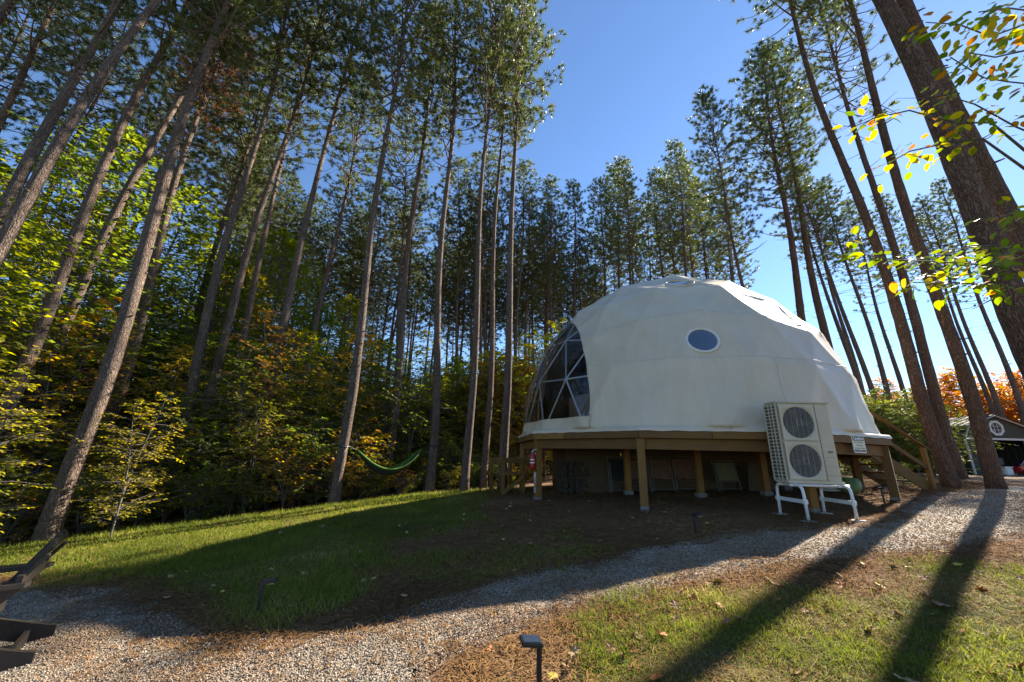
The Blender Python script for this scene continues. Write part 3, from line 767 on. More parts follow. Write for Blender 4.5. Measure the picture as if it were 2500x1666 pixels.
# campfire notice on the rim board right of the heat pump
e2, e3 = vtx(2), vtx(3)
sp = lerp(e2, e3, .56); nn = Vector((e3.y - e2.y, -(e3.x - e2.x), 0)).normalized()
if nn.dot(Vector((CX, CY, 0)) - sp) > 0: nn = -nn
sg = empty('notice_sign'); face_frame(sg, Vector((sp.x, sp.y, DZ - .18)) + nn * .03, nn)
sg.scale = (1.05, 1.0, 1)
tag(sg, 'small black and cream campfires notice fixed to the deck edge', 'sign')
MB().prism(rrect(.41, .33, .03), -.008, 0).build('backing', MAT['sign_white'], sg)
MB().prism([(x, y - .0) for x, y in rrect(.385, .305, .022)], 0, .002).build('panel', MAT['sign_cream'], sg)
def band(y0, y1, w, r):
    return [(x, y) for x, y in ((-w / 2, y0), (w / 2, y0), (w / 2, y1), (-w / 2, y1))]
MB().prism(band(.062, .147, .37, 0), .002, .0035).build('header', MAT['sign_black'], sg)
MB().prism(band(-.147, -.108, .37, 0), .002, .0035).build('footer', MAT['sign_black'], sg)
text('Campfires', .079, MAT['sign_white'], sg, 0, .105, .0045, bold=.0022)
for s_, y_ in (('Are Allowed in', .034), ('Designated', -.022), ('Fire Rings Only!', -.078)):
    text(s_, .05, MAT['sign_black'], sg, 0, y_, .003, bold=.001)
text('Thank You', .032, MAT['sign_cream'], sg, 0, -.127, .0045)

# fire extinguisher and its sign on the second post
pp = post_xy[0]; fn = Vector((-.25, -1, 0)).normalized()
an = math.atan2(pp.y - CY, pp.x - CX); fn = Vector((math.cos(an), math.sin(an), 0)); side = Vector((-fn.y, fn.x, 0))
fe = empty('fire_extinguisher', (pp.x + fn.x * .15, pp.y + fn.y * .15, 1.18)); tag(fe, 'red fire extinguisher hanging on the deck post', 'fire extinguisher')
MB().tube([(0, 0, 0), (0, 0, .02), (0, 0, .33), (0, 0, .37), (0, 0, .39)], [.058, .064, .064, .045, .02], 20).build('cylinder', MAT['red'], fe, True)
MB().tube([(0, 0, .14), (0, 0, .235)], .0655, 20, False).build('label_band', MAT['sign_white'], fe, True)
MB().tube([(0, 0, .165), (0, 0, .21)], .0662, 20, False).build('label_panel', MAT['red'], fe, True)
MB().tube([(0, 0, .385), (0, 0, .44)], .02, 10).build('valve', MAT['steel'], fe, True)
MB().beam((.01, 0, .45), (.1, -.03, .47), .02, .012).build('lever', MAT['steel'], fe)
MB().tube([(-.02, 0, .42), (-.08, -.02, .40), (-.085, -.02, .25), (-.07, -.01, .1)], .009, 6).build('hose', MAT['black'], fe, True)
MB().box((fn.x * -.075, fn.y * -.075, .36), (.05, .05, .04), an).build('bracket', MAT['steel'], fe)
es = empty('extinguisher_sign'); face_frame(es, Vector((pp.x, pp.y, .88)) + fn * .08, fn)
tag(es, 'tall white and red arrow sign below the fire extinguisher', 'sign')
MB().prism(band(-.225, .225, .105, 0), -.003, 0).build('plate', MAT['sign_white'], es)
for w in ((-.046, -.043), (.043, .046)):
    MB().prism([(w[0], -.217), (w[1], -.217), (w[1], .217), (w[0], .217)], 0, .001).build('border', MAT['sign_black'], es)
MB().prism([(-.03, .145), (-.022, .145), (-.022, -.16), (-.034, -.16), (0, -.205), (-.046, -.205), (-.046, -.165)], 0, .001).build('arrow_edge', MAT['sign_black'], es)
MB().prism([(.03, .145), (.046, -.165), (.046, -.205), (0, -.205), (.034, -.16), (.022, -.16), (.022, .145)], 0, .001).build('arrow_edge', MAT['sign_black'], es)
text('FIRE', .04, MAT['red'], es, 0, .19, .0015, bold=.001)
text('EXTINGUISHER', .036, MAT['red'], es, 0, -.005, .0015, bold=.001, rot=-PI / 2)

# ------------------------------------------------------------------ heat pump on its stand
hx, hy = 4.62, 6.70
hp = empty('heat_pump', (hx, hy, 1.17)); tag(hp, 'ivory two fan heat pump unit standing on white tube legs', 'heat pump')
W_, D_, H_ = .93, .33, 1.345
MB().box((W_ / 2, D_ / 2 + .012, H_ / 2), (W_ - .02, D_ - .02, H_ - .02), None, .02).build('casing', [MAT['ac_white']], hp)
MB().box((W_ / 2, D_ / 2, H_ - .008), (W_ + .012, D_ + .012, .03), None, .01).build('lid', MAT['ac_white'], hp)
MB().box((W_ / 2, D_ / 2, .02), (W_ + .004, D_ + .004, .04), None, .008).build('base_pan', MAT['ac_white'], hp)
fx = .335
for zc in (.99, .36):
    # square surround with the round opening
    mbp = MB(); n = 48; hw, hh = .30, .30
    outer = []
    for k in range(n):
        t = 2 * PI * k / n; c, s = math.cos(t), math.sin(t); m_ = max(abs(c), abs(s)); outer.append((fx + c / m_ * hw, -.004, zc + s / m_ * hh))
    inner = [(fx + math.cos(2 * PI * k / n) * .268, -.016, zc + math.sin(2 * PI * k / n) * .268) for k in range(n)]
    inner2 = [(fx + math.cos(2 * PI * k / n) * .26, .006, zc + math.sin(2 * PI * k / n) * .26) for k in range(n)]
    mbp.add(outer + inner + inner2, [(k, (k + 1) % n, n + (k + 1) % n, n + k) for k in range(n)] + [(n + k, n + (k + 1) % n, 2 * n + (k + 1) % n, 2 * n + k) for k in range(n)])
    fs = mbp.build('fan_surround', MAT['ac_white'], hp, True)
    disc(MB(), (fx, -.0005, zc), .262, 40, None, (0, -1, 0), 0).build('fan_cavity', MAT['ac_dark'], hp)
    mf = MB()
    for b_ in range(3):
        a0 = b_ * 2 * PI / 3 + .4 + zc
        vs = []
        for i in range(5):
            rr_ = .07 + i * .042
            vs += [(fx + rr_ * math.cos(a0 + i * .06), -.008, zc + rr_ * math.sin(a0 + i * .06)), (fx + rr_ * math.cos(a0 + .95 - i * .03), -.003, zc + rr_ * math.sin(a0 + .95 - i * .03))]
        mf.add(vs, [(2 * i, 2 * i + 1, 2 * i + 3, 2 * i + 2) for i in range(4)])
    mf.tube([(fx, -.01, zc), (fx, -.002, zc)], .07, 20)
    mf.build('fan', MAT['ac_fin'], hp)
    mg = MB()
    for k in range(1, 21):                              # fine rings of the guard
        rr_ = .01 + k * .0122
        mg.tube([(fx + math.cos(t) * rr_, -.019, zc + math.sin(t) * rr_) for t in np.linspace(0, 2 * PI, 33)], .0016, 3, False)
    mg.build('guard_rings', MAT['ac_wire'], fs)
    for k in (-2.5, -1.5, -.5, .5, 1.5, 2.5):
        xk = fx + k * .086; hk = math.sqrt(max(.262 ** 2 - (k * .086) ** 2, 0))
        MB().tube([(xk, -.024, zc - hk), (xk, -.024, zc + hk)], .0026, 5).build('guard_bar', MAT['ac_wire'], fs)
    for dx in (-.035, .035):
        MB().tube([(fx + dx, -.026, zc - .06), (fx + dx, -.026, zc + .06)], .0024, 5).build('guard_bar', MAT['ac_white'], fs)
MB().box((.655, -.003, H_ / 2), (.006, .008, H_ - .08)).build('panel_joint', MAT['ac_badge'], hp)
MB().box((.80, .001, .51), (.072, .012, .03), None, .003).build('badge', MAT['ac_badge'], hp)
for z in (.13, .28, .42): MB().box((.79, .0015, z), (.2, .006, .004)).build('panel_rib', MAT['ac_wire'], hp)
mbx = MB().box((-.0005, D_ / 2 + .012, H_ / 2), (.02, D_ - .06, H_ - .1)); mbx.build('coil', MAT['ac_fin'], hp)
for k in range(22):
    MB().box((-.012, D_ / 2 + .01, .065 + k * .0578), (.012, D_ - .02, .017), None, .003).build('louvre_bar', MAT['ac_white'], hp)
for y_ in (.015, .115, .2, D_ - .01): MB().box((-.0135, y_, H_ / 2), (.014, .03 if y_ != .2 else .018, H_ - .05), None, .003).build('louvre_post', MAT['ac_white'], hp)
MB().tube([(W_ - .1, D_, .3), (W_ - .1, D_ + .16, .34), (W_ - .08, D_ + .3, .8), (W_ - .1, D_ + .42, 1.1)], .025, 8).build('line_set', MAT['ac_white'], hp, True)
su = empty('unit_stand', (hx, hy, gzf(hx, hy))); tag(su, 'white bent tube stand under the heat pump', 'stand')
zt = 1.17 - gzf(hx, hy) - .028
for xk in (.10, W_ - .06):
    g1 = gzf(hx + xk, hy - .12) - gzf(hx, hy); g2 = gzf(hx + xk, hy + D_ + .12) - gzf(hx, hy)
    pts_ = [(xk, -.16, g1 + .012), (xk, -.15, zt - .13)] + [(xk, -.05 - .10 * math.cos(t), zt - .12 + .10 * math.sin(t) + .02) for t in (.5, 1.0, 1.4)] + \
           [(xk, .1, zt), (xk, D_ - .05, zt)] + [(xk, D_ + .05 + .10 * math.sin(t), zt - .12 + .10 * math.cos(t) + .02) for t in (.3, .7, 1.1)] + [(xk, D_ + .15, zt - .13), (xk, D_ + .16, g2 + .012)]
    MB().tube(pts_, .024, 10).build('leg_frame', MAT['white_paint'], su, True)
    MB().box((xk, D_ / 2, zt - .24), (.02, D_ + .29, .06), None, .004).build('side_bar', MAT['white_paint'], su)
    for yy in (-.153, D_ + .153): MB().box((xk, yy, zt - .24), (.075, .06, .08), None, .012).build('clamp', MAT['white_paint'], su)
    MB().box((xk, -.16, g1 + .008), (.2, .13, .016), None, .004).build('foot_plate', MAT['white_paint'], su)
    MB().box((xk, D_ + .16, g2 + .008), (.2, .13, .016), None, .004).build('foot_plate', MAT['white_paint'], su)
for yy in (.03, D_ - .03):
    MB().tube([(.02, yy, zt + .0), (W_ + .08, yy, zt + .0)], .022, 8).build('cross_tube', MAT['white_paint'], su, True)
    for xk in (.12, W_ - .08): MB().box((xk, yy, zt), (.09, .06, .05), None, .01).build('clamp', MAT['white_paint'], su)

# ------------------------------------------------------------------ path lights
def path_light(x, y, rz, label, h=.30):
    o = empty('path_light', (x, y, gzf(x, y)), rz); tag(o, label, 'path light', 'solar path lights')
    MB().box((0, 0, h / 2 - .03), (.03, .022, h + .02), None, .004).build('stake', MAT['black'], o)
    MB().box((-.05, 0, h - .01), (.13, .12, .024), Matrix.Rotation(.08, 3, 'Y'), .006).build('head', MAT['black'], o)
    MB().box((-.05, 0, h + .0035), (.1, .095, .004), Matrix.Rotation(.08, 3, 'Y')).build('solar_panel', MAT['solar'], o)
    MB().box((-.06, 0, h - .026), (.07, .06, .008)).build('lamp_lens', MAT['sign_cream'], o); return o
p1 = hit(627, 1503); path_light(p1.x, p1.y, rad(200), 'black path light standing in the shaded lawn', .285)
path_light(.21, 2.72, rad(8), 'black path light at the corner of the gravel path and sunny grass', .30)
p1 = hit(1700, 1307); path_light(p1.x, p1.y, rad(190), 'black path light between the path and the front deck post', .27)
p1 = hit(2160, 1230); path_light(p1.x, p1.y, rad(180), 'black path light at the right corner post of the deck', .30)

# ------------------------------------------------------------------ dark garden chair at the left edge (faces away to the left)
pa = hit(128, 1560); pb = hit(76, 1627)
cdir = Vector((pa.x - pb.x, pa.y - pb.y, 0)).normalized()
cx0 = (pa + pb) / 2
ch = empty('garden_chair', (cx0.x, cx0.y, gzf(cx0.x, cx0.y)), math.atan2(cdir.y, cdir.x) - PI / 2)
tag(ch, 'dark brown slatted garden chair standing on the gravel', 'chair')
hw = (pa - pb).length / 2
for s in (-1, 1):
    # long rear leg / seat rail: from the back foot up to the front of the seat
    MB().prism([(0, 0), (0, .10), (-.06, .115), (-.95, .42), (-.98, .30), (-.16, .0)], -.02, .02).xform(Matrix.Translation((0, s * hw, 0)) @ Matrix.Rotation(PI / 2, 4, 'X')).build('seat_rail', MAT['chair'], ch)
    MB().box((-.86, s * (hw + .045), .28), (.13, .03, .56), None, .006).build('front_leg', MAT['chair'], ch)
    MB().prism([(-.98, -.07), (-.98, .05), (-.62, .07), (-.22, .055), (-.14, .02), (-.16, -.05), (-.3, -.07)], 0, .032).xform(Matrix.Translation((0, s * (hw + .03), .565))).build('armrest', MAT['chair'], ch)
    MB().prism([(-.32, .4), (-.22, .5), (-.16, .58), (-.3, .58), (-.36, .47)], -.018, .018).xform(Matrix.Translation((0, s * (hw + .005), 0)) @ Matrix.Rotation(PI / 2, 4, 'X')).build('arm_brace', MAT['chair'], ch)
for k in range(6):
    MB().box((-.9 + k * .088, 0, .425 - k * .03), (.078, 2 * hw + .02, .022), Matrix.Rotation(.34, 3, 'Y'), .005).build('seat_slat', MAT['chair'], ch)
for k in range(7):
    y_ = (k - 3) * (2 * hw - .02) / 6.6; tz = .9 - .015 * (k - 3) ** 2
    MB().beam((-.46, y_, .26), (-.1, y_, tz), .07, .03, (0, 0, 1), .005).build('back_slat', MAT['chair'], ch)
MB().beam((-.36, -hw, .33), (-.36, hw, .33), .04, .1).build('lower_back_rail', MAT['chair'], ch)
MB().beam((-.2, -hw - .06, .6), (-.2, hw + .06, .6), .035, .09).build('upper_back_rail', MAT['chair'], ch)
MB().beam((-.16, -hw, .05), (-.16, hw, .05), .03, .09).build('stretcher', MAT['chair'], ch)
MB().beam((-.115, -hw * .7, .83), (-.115, hw * .7, .83), .03, .06).build('top_back_rail', MAT['chair'], ch)

# ------------------------------------------------------------------ the shed
sh = empty('barn_shed', (24.2, 20.9, gzf(24.2, 20.9))); tag(sh, 'olive barn shed with metal roof, white trim and octagonal gable window', 'shed')
SW, SL, SH = 3.6, 5.5, 1.85
prof = [(0, SH), (-.16, SH - .06), (.22, SH + .62), (SW / 2, SH + 1.22), (SW - .22, SH + .62), (SW + .16, SH - .06), (SW, SH)]
def siding(name, x0, x1, y, z0, z1):
    n = max(1, round((x1 - x0) / .3))
    for k in range(n):
        MB().box((lerp(x0, x1, (k + .5) / n), y, (z0 + z1) / 2), ((x1 - x0) / n - .012, .03, z1 - z0)).build('siding_board', MAT['shed_wall'], sh)
siding('', 0, .75, 0, 0, SH); siding('', SW - .55, SW, 0, 0, SH)
for k in range(18):
    MB().box((0, .15 + k * .3, SH / 2), (.03, .288, SH)).build('siding_board', MAT['shed_wall'], sh)
    MB().box((SW, .15 + k * .3, SH / 2), (.03, .288, SH)).build('siding_board', MAT['shed_wall'], sh)
MB().box((SW / 2, SL, 1.4), (SW, .04, 2.8)).build('back_wall', MAT['shed_wall'], sh)
MB().box((SW / 2, SL / 2, .03), (SW - .04, SL - .04, .06)).build('floor', MAT['dark_in'], sh)
MB().add([(.0, .0, SH), (SW, 0, SH), (SW - .22, 0, SH + .6), (SW / 2, 0, SH + 1.18), (.22, 0, SH + .6)], [(0, 1, 2, 3, 4)]).build('gable_wall', MAT['shed_wall'], sh)
for (a, b) in ((1, 2), (2, 3), (3, 4), (4, 5)):
    (x0, z0), (x1, z1) = prof[a], prof[b]
    sl = MB().add([(x0, -.12, z0), (x1, -.12, z1), (x1, SL + .1, z1), (x0, SL + .1, z0), (x0, -.12, z0 + .04), (x1, -.12, z1 + .04), (x1, SL + .1, z1 + .04), (x0, SL + .1, z0 + .04)],
                  [(0, 3, 2, 1), (4, 5, 6, 7), (0, 1, 5, 4), (2, 3, 7, 6), (1, 2, 6, 5), (0, 4, 7, 3)]).build('roof_panel', MAT['shed_roof'], sh)
    for k in range(15):
        y_ = .05 + k * .38
        MB().beam((x0, y_, z0 + .05), (x1, y_, z1 + .05), .03, .03, (0, 1, 0)).build('roof_rib', MAT['shed_roof'], sl)
    MB().beam((x0, -.135, z0 - .02), (x1, -.135, z1 - .02), .025, .1, (0, 1, 0)).build('rake_trim', MAT['trim_white'], sh)
MB().box((SW / 2, -.02, SH - .02), (SW, .03, .1)).build('header_trim', MAT['trim_white'], sh)
MB().box((-.01, -.01, SH / 2), (.1, .06, SH)).build('corner_trim', MAT['trim_white'], sh)
MB().box((.76, -.02, SH / 2), (.08, .05, SH)).build('door_trim', MAT['trim_white'], sh)
wc = (SW / 2, SH + .55)
oc = lambda r: [(r * math.cos(PI / 8 + k * PI / 4), r * math.sin(PI / 8 + k * PI / 4)) for k in range(8)]
ow = empty('gable_window', (wc[0], -.02, wc[1])); ow.parent = sh
ow.rotation_euler = (PI / 2, 0, 0)
mo = MB(); A_, B_ = oc(.42), oc(.29)
mo.add([(x, y, .05) for x, y in A_] + [(x, y, .05) for x, y in B_] + [(x, y, 0) for x, y in A_] + [(x, y, 0) for x, y in B_],
       [(k, (k + 1) % 8, 8 + (k + 1) % 8, 8 + k) for k in range(8)] + [(16 + k, 16 + (k + 1) % 8, (k + 1) % 8, k) for k in range(8)] + [(8 + k, 8 + (k + 1) % 8, 24 + (k + 1) % 8, 24 + k) for k in range(8)])
mo.build('window_frame', MAT['trim_white'], ow)
MB().prism(B_, .0, .008).build('pane', MAT['ac_dark'], ow)
for s in (-.1, .1):
    MB().box((s, 0, .02), (.022, .56, .02)).build('muntin', MAT['trim_white'], ow)
    MB().box((0, s, .024), (.56, .022, .02)).build('muntin', MAT['trim_white'], ow)
gs = sh.location
o = empty('step_ladder', (gs.x + 1.45, gs.y + .3, gs.z + .06)); tag(o, 'white aluminium ladder leaning inside the open shed', 'ladder')
for s in (0, .38): MB().beam((.5 + s * .3, 0, 0), (-.1 + s, .5, 1.35), .03, .07).build('rail', MAT['alu'], o)
for k in range(5):
    t = .12 + k * .19; MB().tube([(.5 - .6 * t, .5 * t, 1.35 * t), (.614 - .334 * t, .5 * t, 1.35 * t)], .016, 6).build('rung', MAT['alu'], o)
o = empty('garden_tiller', (gs.x + 2.0, gs.y - .35, gs.z)); tag(o, 'red garden machine parked at the shed door', 'garden machine')
MB().box((0, 0, .3), (.5, .38, .34), None, .06).build('body', MAT['red'], o); MB().box((.02, 0, .52), (.3, .28, .12), None, .04).build('engine', MAT['black'], o)
for s in (-1, 1):
    MB().tube([(-.05, s * .24, .16), (-.05, s * .3, .16)], .16, 16).build('wheel', MAT['black'], o)
    MB().tube([(.2, s * .16, .42), (.7, s * .2, .85)], .014, 6).build('handle', MAT['alu'], o)
o = empty('plastic_bin', (gs.x + 1.35, gs.y - .25, gs.z)); tag(o, 'white lidded plastic bin beside the red garden machine', 'bin')
MB().box((0, 0, .2), (.42, .34, .38), None, .05).build('body', MAT['linen'], o); MB().box((0, 0, .41), (.46, .38, .05), None, .02).build('lid', MAT['linen'], o)
o = empty('covered_grill', (gs.x - .7, gs.y + .5, gs.z)); tag(o, 'grey tarp covered grill against the side of the shed', 'covered grill')
MB().box((0, 0, .45), (.5, .55, .85), None, .12).build('cover', MAT['blue_tarp'], o, True); MB().box((0, 0, .93), (.38, .42, .16), None, .07).build('hood', MAT['blue_tarp'], o, True)
for s in (-1, 1): MB().tube([(s * .2, -.2, 0), (s * .2, -.2, .1)], .02, 6).build('leg', MAT['black'], o)
for k, (bx_, bz_, bw_) in enumerate(((2.5, .06, .5), (3.0, .06, .45), (2.75, .5, .4))):
    o = empty('storage_crate', (gs.x + bx_, gs.y + 1.2, gs.z + bz_)); tag(o, ['blue storage crate on the shed floor', 'brown storage crate on the shed floor', 'small grey crate stacked on two others in the shed'][k], 'crate')
    MB().box((0, 0, .2), (bw_, .4, .38), None, .03).build('body', [MAT['blue_tarp'], MAT['brown_wall'], MAT['concrete']][k], o); MB().box((0, 0, .405), (bw_ + .03, .43, .03), None, .01).build('lid', MAT['dark_in'], o)

# ------------------------------------------------------------------ pine trees
rng = np.random.default_rng(11)
def norm(a): return a / (np.linalg.norm(a, axis=-1, keepdims=True) + 1e-9)
def needle_mesh(name, P, D, L, n, w, spread=.95, seed=0):
    r = np.random.default_rng(seed); T = len(P)
    P_ = np.repeat(P, n, 0); D_ = np.repeat(D, n, 0)
    d = norm(D_ * .75 + spread * norm(r.normal(size=(T * n, 3))))
    l = (np.repeat(L, n) * r.uniform(.75, 1.15, T * n))[:, None]
    s = norm(np.cross(d, r.normal(size=(T * n, 3))))
    st_ = P_ + D_ * r.uniform(-.09, .03, (T * n, 1))
    V = np.stack([st_ - s * w * .5, st_ + s * w * .5, st_ + d * l], 1).reshape(-1, 3)
    return fast_mesh(name, V, np.arange(T * n * 3).reshape(-1, 3))
def make_crown(seed, H=10.5, R=2.2, dens=1.0, lop=None):
    """red-pine crown: whorled limbs, tufts of needles at the twig ends; returns (needles, limbs)"""
    r = random.Random(seed); wood = MB(); P = []; D = []; L = []
    z = 0.0
    while z < H - .15:
        u = z / H
        prof = (.72 + .55 * u) if u < .42 else (.95 * (1 - ((u - .42) / .6) ** 1.6) + .06)
        nb = r.choice((3, 4, 4, 5)) if u > .12 else r.choice((1, 2, 3))
        a0 = r.uniform(0, 2 * PI)
        for b in range(nb):
            az = a0 + b * 2 * PI / nb + r.uniform(-.4, .4)
            ln = R * prof * r.uniform(.55, 1.12)
            if lop and math.cos(az - lop) > .3: ln *= 1.35
            dead = u < .25 and r.random() < .45 - u
            up0 = r.uniform(.0, .35) + .5 * u; pts = []
            hd = Vector((math.cos(az), math.sin(az), 0)); sdv = Vector((-hd.y, hd.x, 0))
            wob = r.uniform(-.25, .25)
            for i in range(6):
                t = i / 5
                pts.append(hd * (ln * t) + sdv * (wob * ln * t * t * .5) + Vector((0, 0, z + ln * (up0 * t * .8 - .22 * t * (1 - t) + .22 * t ** 3))))
            r0 = .012 + .013 * ln
            wood.tube(pts, [r0 * (1 - .75 * i / 5) for i in range(6)], 4, False)
            nt_ = max(3, int(ln * 4.6 * dens))
            if dead: nt_ = r.choice((0, 1, 2, 3))
            for k in range(nt_):
                t = lerp(.28, 1.0, (k + r.random()) / max(nt_, 1)); i = min(int(t * 5), 4); p = pts[i].lerp(pts[i + 1], t * 5 - i)
                sgn = 1 if k % 2 else -1
                tw = (hd * r.uniform(.35, .9) + sdv * sgn * r.uniform(.35, 1.0) + Vector((0, 0, r.uniform(.05, .75)))).normalized()
                tl = r.uniform(.18, .55) * (1.15 - .5 * t)
                q = p + tw * tl; wood.tube([p, p + tw * tl * .55 + Vector((0, 0, -.01)), q], [.008, .006, .004], 3, False)
                P.append(q); D.append(tw); L.append(r.uniform(.15, .23))
                if r.random() < .75:
                    q2 = p + tw * tl * r.uniform(.35, .7) + Vector((r.uniform(-.12, .12), r.uniform(-.12, .12), r.uniform(.02, .16)))
                    P.append(q2); D.append((tw + Vector((0, 0, .6))).normalized()); L.append(r.uniform(.1, .15))
            if not dead:
                P.append(pts[-1]); D.append((pts[-1] - pts[-2]).normalized()); L.append(.17)
        z += r.uniform(.26, .5) * (1 if u > .2 else 1.5)
    for k in range(6):
        P.append(Vector((r.uniform(-.1, .1), r.uniform(-.1, .1), H - .1 * k))); D.append(Vector((0, 0, 1))); L.append(.16)
    P = np.array([p[:] for p in P]); D = np.array([d[:] for d in D])
    nm = needle_mesh('crown', P, D, np.array(L) * 1.1, 40, .02, .95, seed)
    return nm, wood.mesh('limbs', True)
CROWNS = [make_crown(100 + i, H, R, dn, lp) for i, (H, R, dn, lp) in enumerate([(10.5, 2.1, .82, None), (11.5, 2.3, .8, None), (9.5, 2.0, .85, 0.0), (12.0, 2.0, .75, None), (10.0, 2.5, .72, 0.0), (9.0, 1.7, .9, None)])]
CH = [10.5, 11.5, 9.5, 12.0, 10.0, 9.0]
for a, b in CROWNS: a.materials.append(MAT['needle']); b.materials.append(MAT['limb'])
SPARSE = [make_crown(140, 10.5, 1.9, .62, None), make_crown(141, 9.0, 2.1, .55, None)]
for a, b in SPARSE: a.materials.append(MAT['needle']); b.materials.append(MAT['limb'])

def trunk_mesh(seed, H, r0, stub_from=3.0, stub_to=12.0, nside=14, dz=.45, sway=.08, stubn=34):
    r = random.Random(seed); mb = MB(); n = int(H / dz); pts = []; rs = []
    ph, ph2 = r.uniform(0, 6), r.uniform(0, 6)
    for i in range(n + 1):
        t = i / n; z = H * t
        env = min(1, z / 3) * min(1, (H - z) / 3)
        pts.append((sway * env * math.sin(z * .45 + ph), sway * env * math.sin(z * .37 + ph2), z - (.12 if i == 0 else 0)))
        rs.append(max(.012, r0 * (1 - .86 * t ** 1.05) + r0 * .28 * math.exp(-z / .25) ) * (1 + r.uniform(-.025, .025)))
    mb.tube(pts, rs, nside)
    # uneven bark surface and knots
    for i in range(len(mb.v)):
        x, y, z = mb.v[i]; k = min(int(max(z, 0) / H * n), n); c = pts[k]
        f = 1 + r.uniform(-.045, .045); mb.v[i] = (c[0] + (x - c[0]) * f, c[1] + (y - c[1]) * f, z)
    for k in range(stubn):
        z = stub_from + (stub_to - stub_from) * r.random() ** .7; az = r.uniform(0, 2 * PI); t = z / H
        rr_ = r0 * (1 - .86 * t); ln = r.choice((.03, .05, .08, .1, .25, .5)) * r.uniform(.7, 1.5) + rr_
        if z > stub_to * .72 and r.random() < .5: ln = r.uniform(.4, 1.5)
        kk = min(int(t * n), n); c = Vector(pts[kk]); c.z = z
        d = Vector((math.cos(az), math.sin(az), r.uniform(-.15, .3)))
        e = c + d * ln; w0 = .022 if ln < .35 else .014
        if ln < .35: mb.tube([c + d * rr_ * .6, c + d * (rr_ + .012), e], [w0 * 1.6, w0, w0 * .6], 5)
        else: mb.tube([c + d * rr_ * .7, c + d * ln * .5 + Vector((0, 0, -.03)), e + Vector((r.uniform(-.1, .1), r.uniform(-.1, .1), r.uniform(-.1, .15)))], [w0, w0 * .7, w0 * .25], 4)
    return mb.mesh('trunk', True)

def place_pine(base, axis, H, r0, seed, label, group=None, crown=0, sparse=False, bark='bark', cfrac=1.0, brown=False, near=False, rot=None):
    r = random.Random(seed)
    t = empty('pine_tree', base); t.rotation_mode = 'QUATERNION'
    q = Vector((0, 0, 1)).rotation_difference(axis)
    spin = Quaternion((0, 0, 1), r.uniform(0, 2 * PI) if rot is None else rot)
    t.rotation_quaternion = q @ spin
    tag(t, label, 'pine tree', group)
    ci = crown % len(CROWNS); cm = SPARSE[crown % 2] if sparse else CROWNS[ci]; chh = ([10.5, 9.0][crown % 2] if sparse else CH[ci]) * cfrac
    tm = trunk_mesh(seed, H, r0, 2.5, H - chh + 1.5, 20 if near else 14, .3 if near else .45, .09, 60 if near else 40)
    link('trunk', tm, MAT[bark], t)
    c = link('crown', cm[0], None, t, (0, 0, H - chh)); c.scale = (cfrac,) * 3
    if brown: slotmat(c, MAT['needle_brown'])
    l = link('limbs', cm[1], None, c)
    return t
PINES_XY = []
SH2 = Vector((math.sin(SUN_AZ), math.cos(SUN_AZ))); SUNPTS = []
for px, py in ((160, 1380), (370, 1344), (530, 1307), (690, 1264), (900, 1237), (1060, 1213), (190, 1520), (450, 1600), (100, 1600), (800, 1630), (1700, 1450), (1500, 1560),
               (1900, 1450), (2000, 1600), (2300, 1350), (2400, 1300), (2200, 1230), (2350, 1500), (2450, 1600)):
    SUNPTS.append(hit(px, py))
SUNPTS += [Vector(v) for v in ((-9, 8.5, 3), (-9, 8.5, 6), (-6.8, 10.8, 1.5), (-9.6, 9.6, 2), (-5, 13, 2.5), (-8, 13, 4), (6.5, 11, 6.4), (8, 11, 5), (-11, 9, 3.5), (-3, 15, 2), (-12, 15, 7), (-10, 17, 9), (-4, 18, 3), (-2, 20, 4), (-6, 17, 4), (0, 19, 3), (1, 21, 5), (-8, 18, 5), (-11, 14, 5), (-3, 22, 5), (2, 18, 2))]
def shades(x, y, R=1.9, z0=10.5, z1=23.5):
    n = 0
    for P in SUNPTS:
        r = Vector((x - P.x, y - P.y)); al = r.dot(SH2); la = abs(r.x * SH2.y - r.y * SH2.x)
        if al > 1 and la < R and z0 < P.z + al * math.tan(SUN_EL) < z1: n += 1
    return n
def pine_px(low, high, label, D=None, dia=.36, H=23.0, **kw):
    """a pine whose trunk passes the two given image points; it stands on the ground at 'low' or at horizontal distance D"""
    d1, d2 = ray(*low), ray(*high)
    if D is None: p1 = hit(*low)
    else: p1 = CAM + d1 * (D / math.hypot(d1.x, d1.y))
    h2 = Vector((d2.x, d2.y)); D2 = max(.3, Vector((p1.x, p1.y)).dot(h2) / h2.length_squared)
    p2 = CAM + d2 * D2
    ax = (p2 - p1).normalized()
    if ax.z < .9: ax = (ax + Vector((0, 0, .6))).normalized()
    b = p1.copy()
    for _ in range(4): b = b - ax * ((b.z - gzf(b.x, b.y)) / ax.z)
    PINES_XY.append((b.x, b.y))
    if shades(b.x, b.y): print('shading', label[:40], low, round(b.x, 1), round(b.y, 1), shades(b.x, b.y))
    return place_pine(b, ax, H, dia * .435, len(PINES_XY) * 7 + 3, label, crown=len(PINES_XY), **kw)
GL = 'pines along the left lawn edge'
GB = 'pines of the plantation behind'
LB = 'tall straight pine with a bare trunk in the plantation behind the dome'
LL = 'tall bare trunked pine rising out of the undergrowth beyond the left lawn'
pine_px((110, 1325), (552, 10), 'thick pine at the lawn edge behind the dark garden chair', dia=.40, near=True)
pine_px((0, 607), (388, 0), 'sunlit pale trunked pine leaning over the left undergrowth', D=11.5, dia=.30, near=True)
pine_px((0, 549), (219, 125), LL, GL and 13.5, dia=.33, group=GL)
pine_px((89, 792), (384, 156), LL, 14.5, dia=.36, group=GL)
pine_px((112, 881), (451, 205), LL, 16, dia=.36, group=GL, sparse=True)
pine_px((268, 696), (339, 536), LL, 19, dia=.26, group=GL, sparse=True)
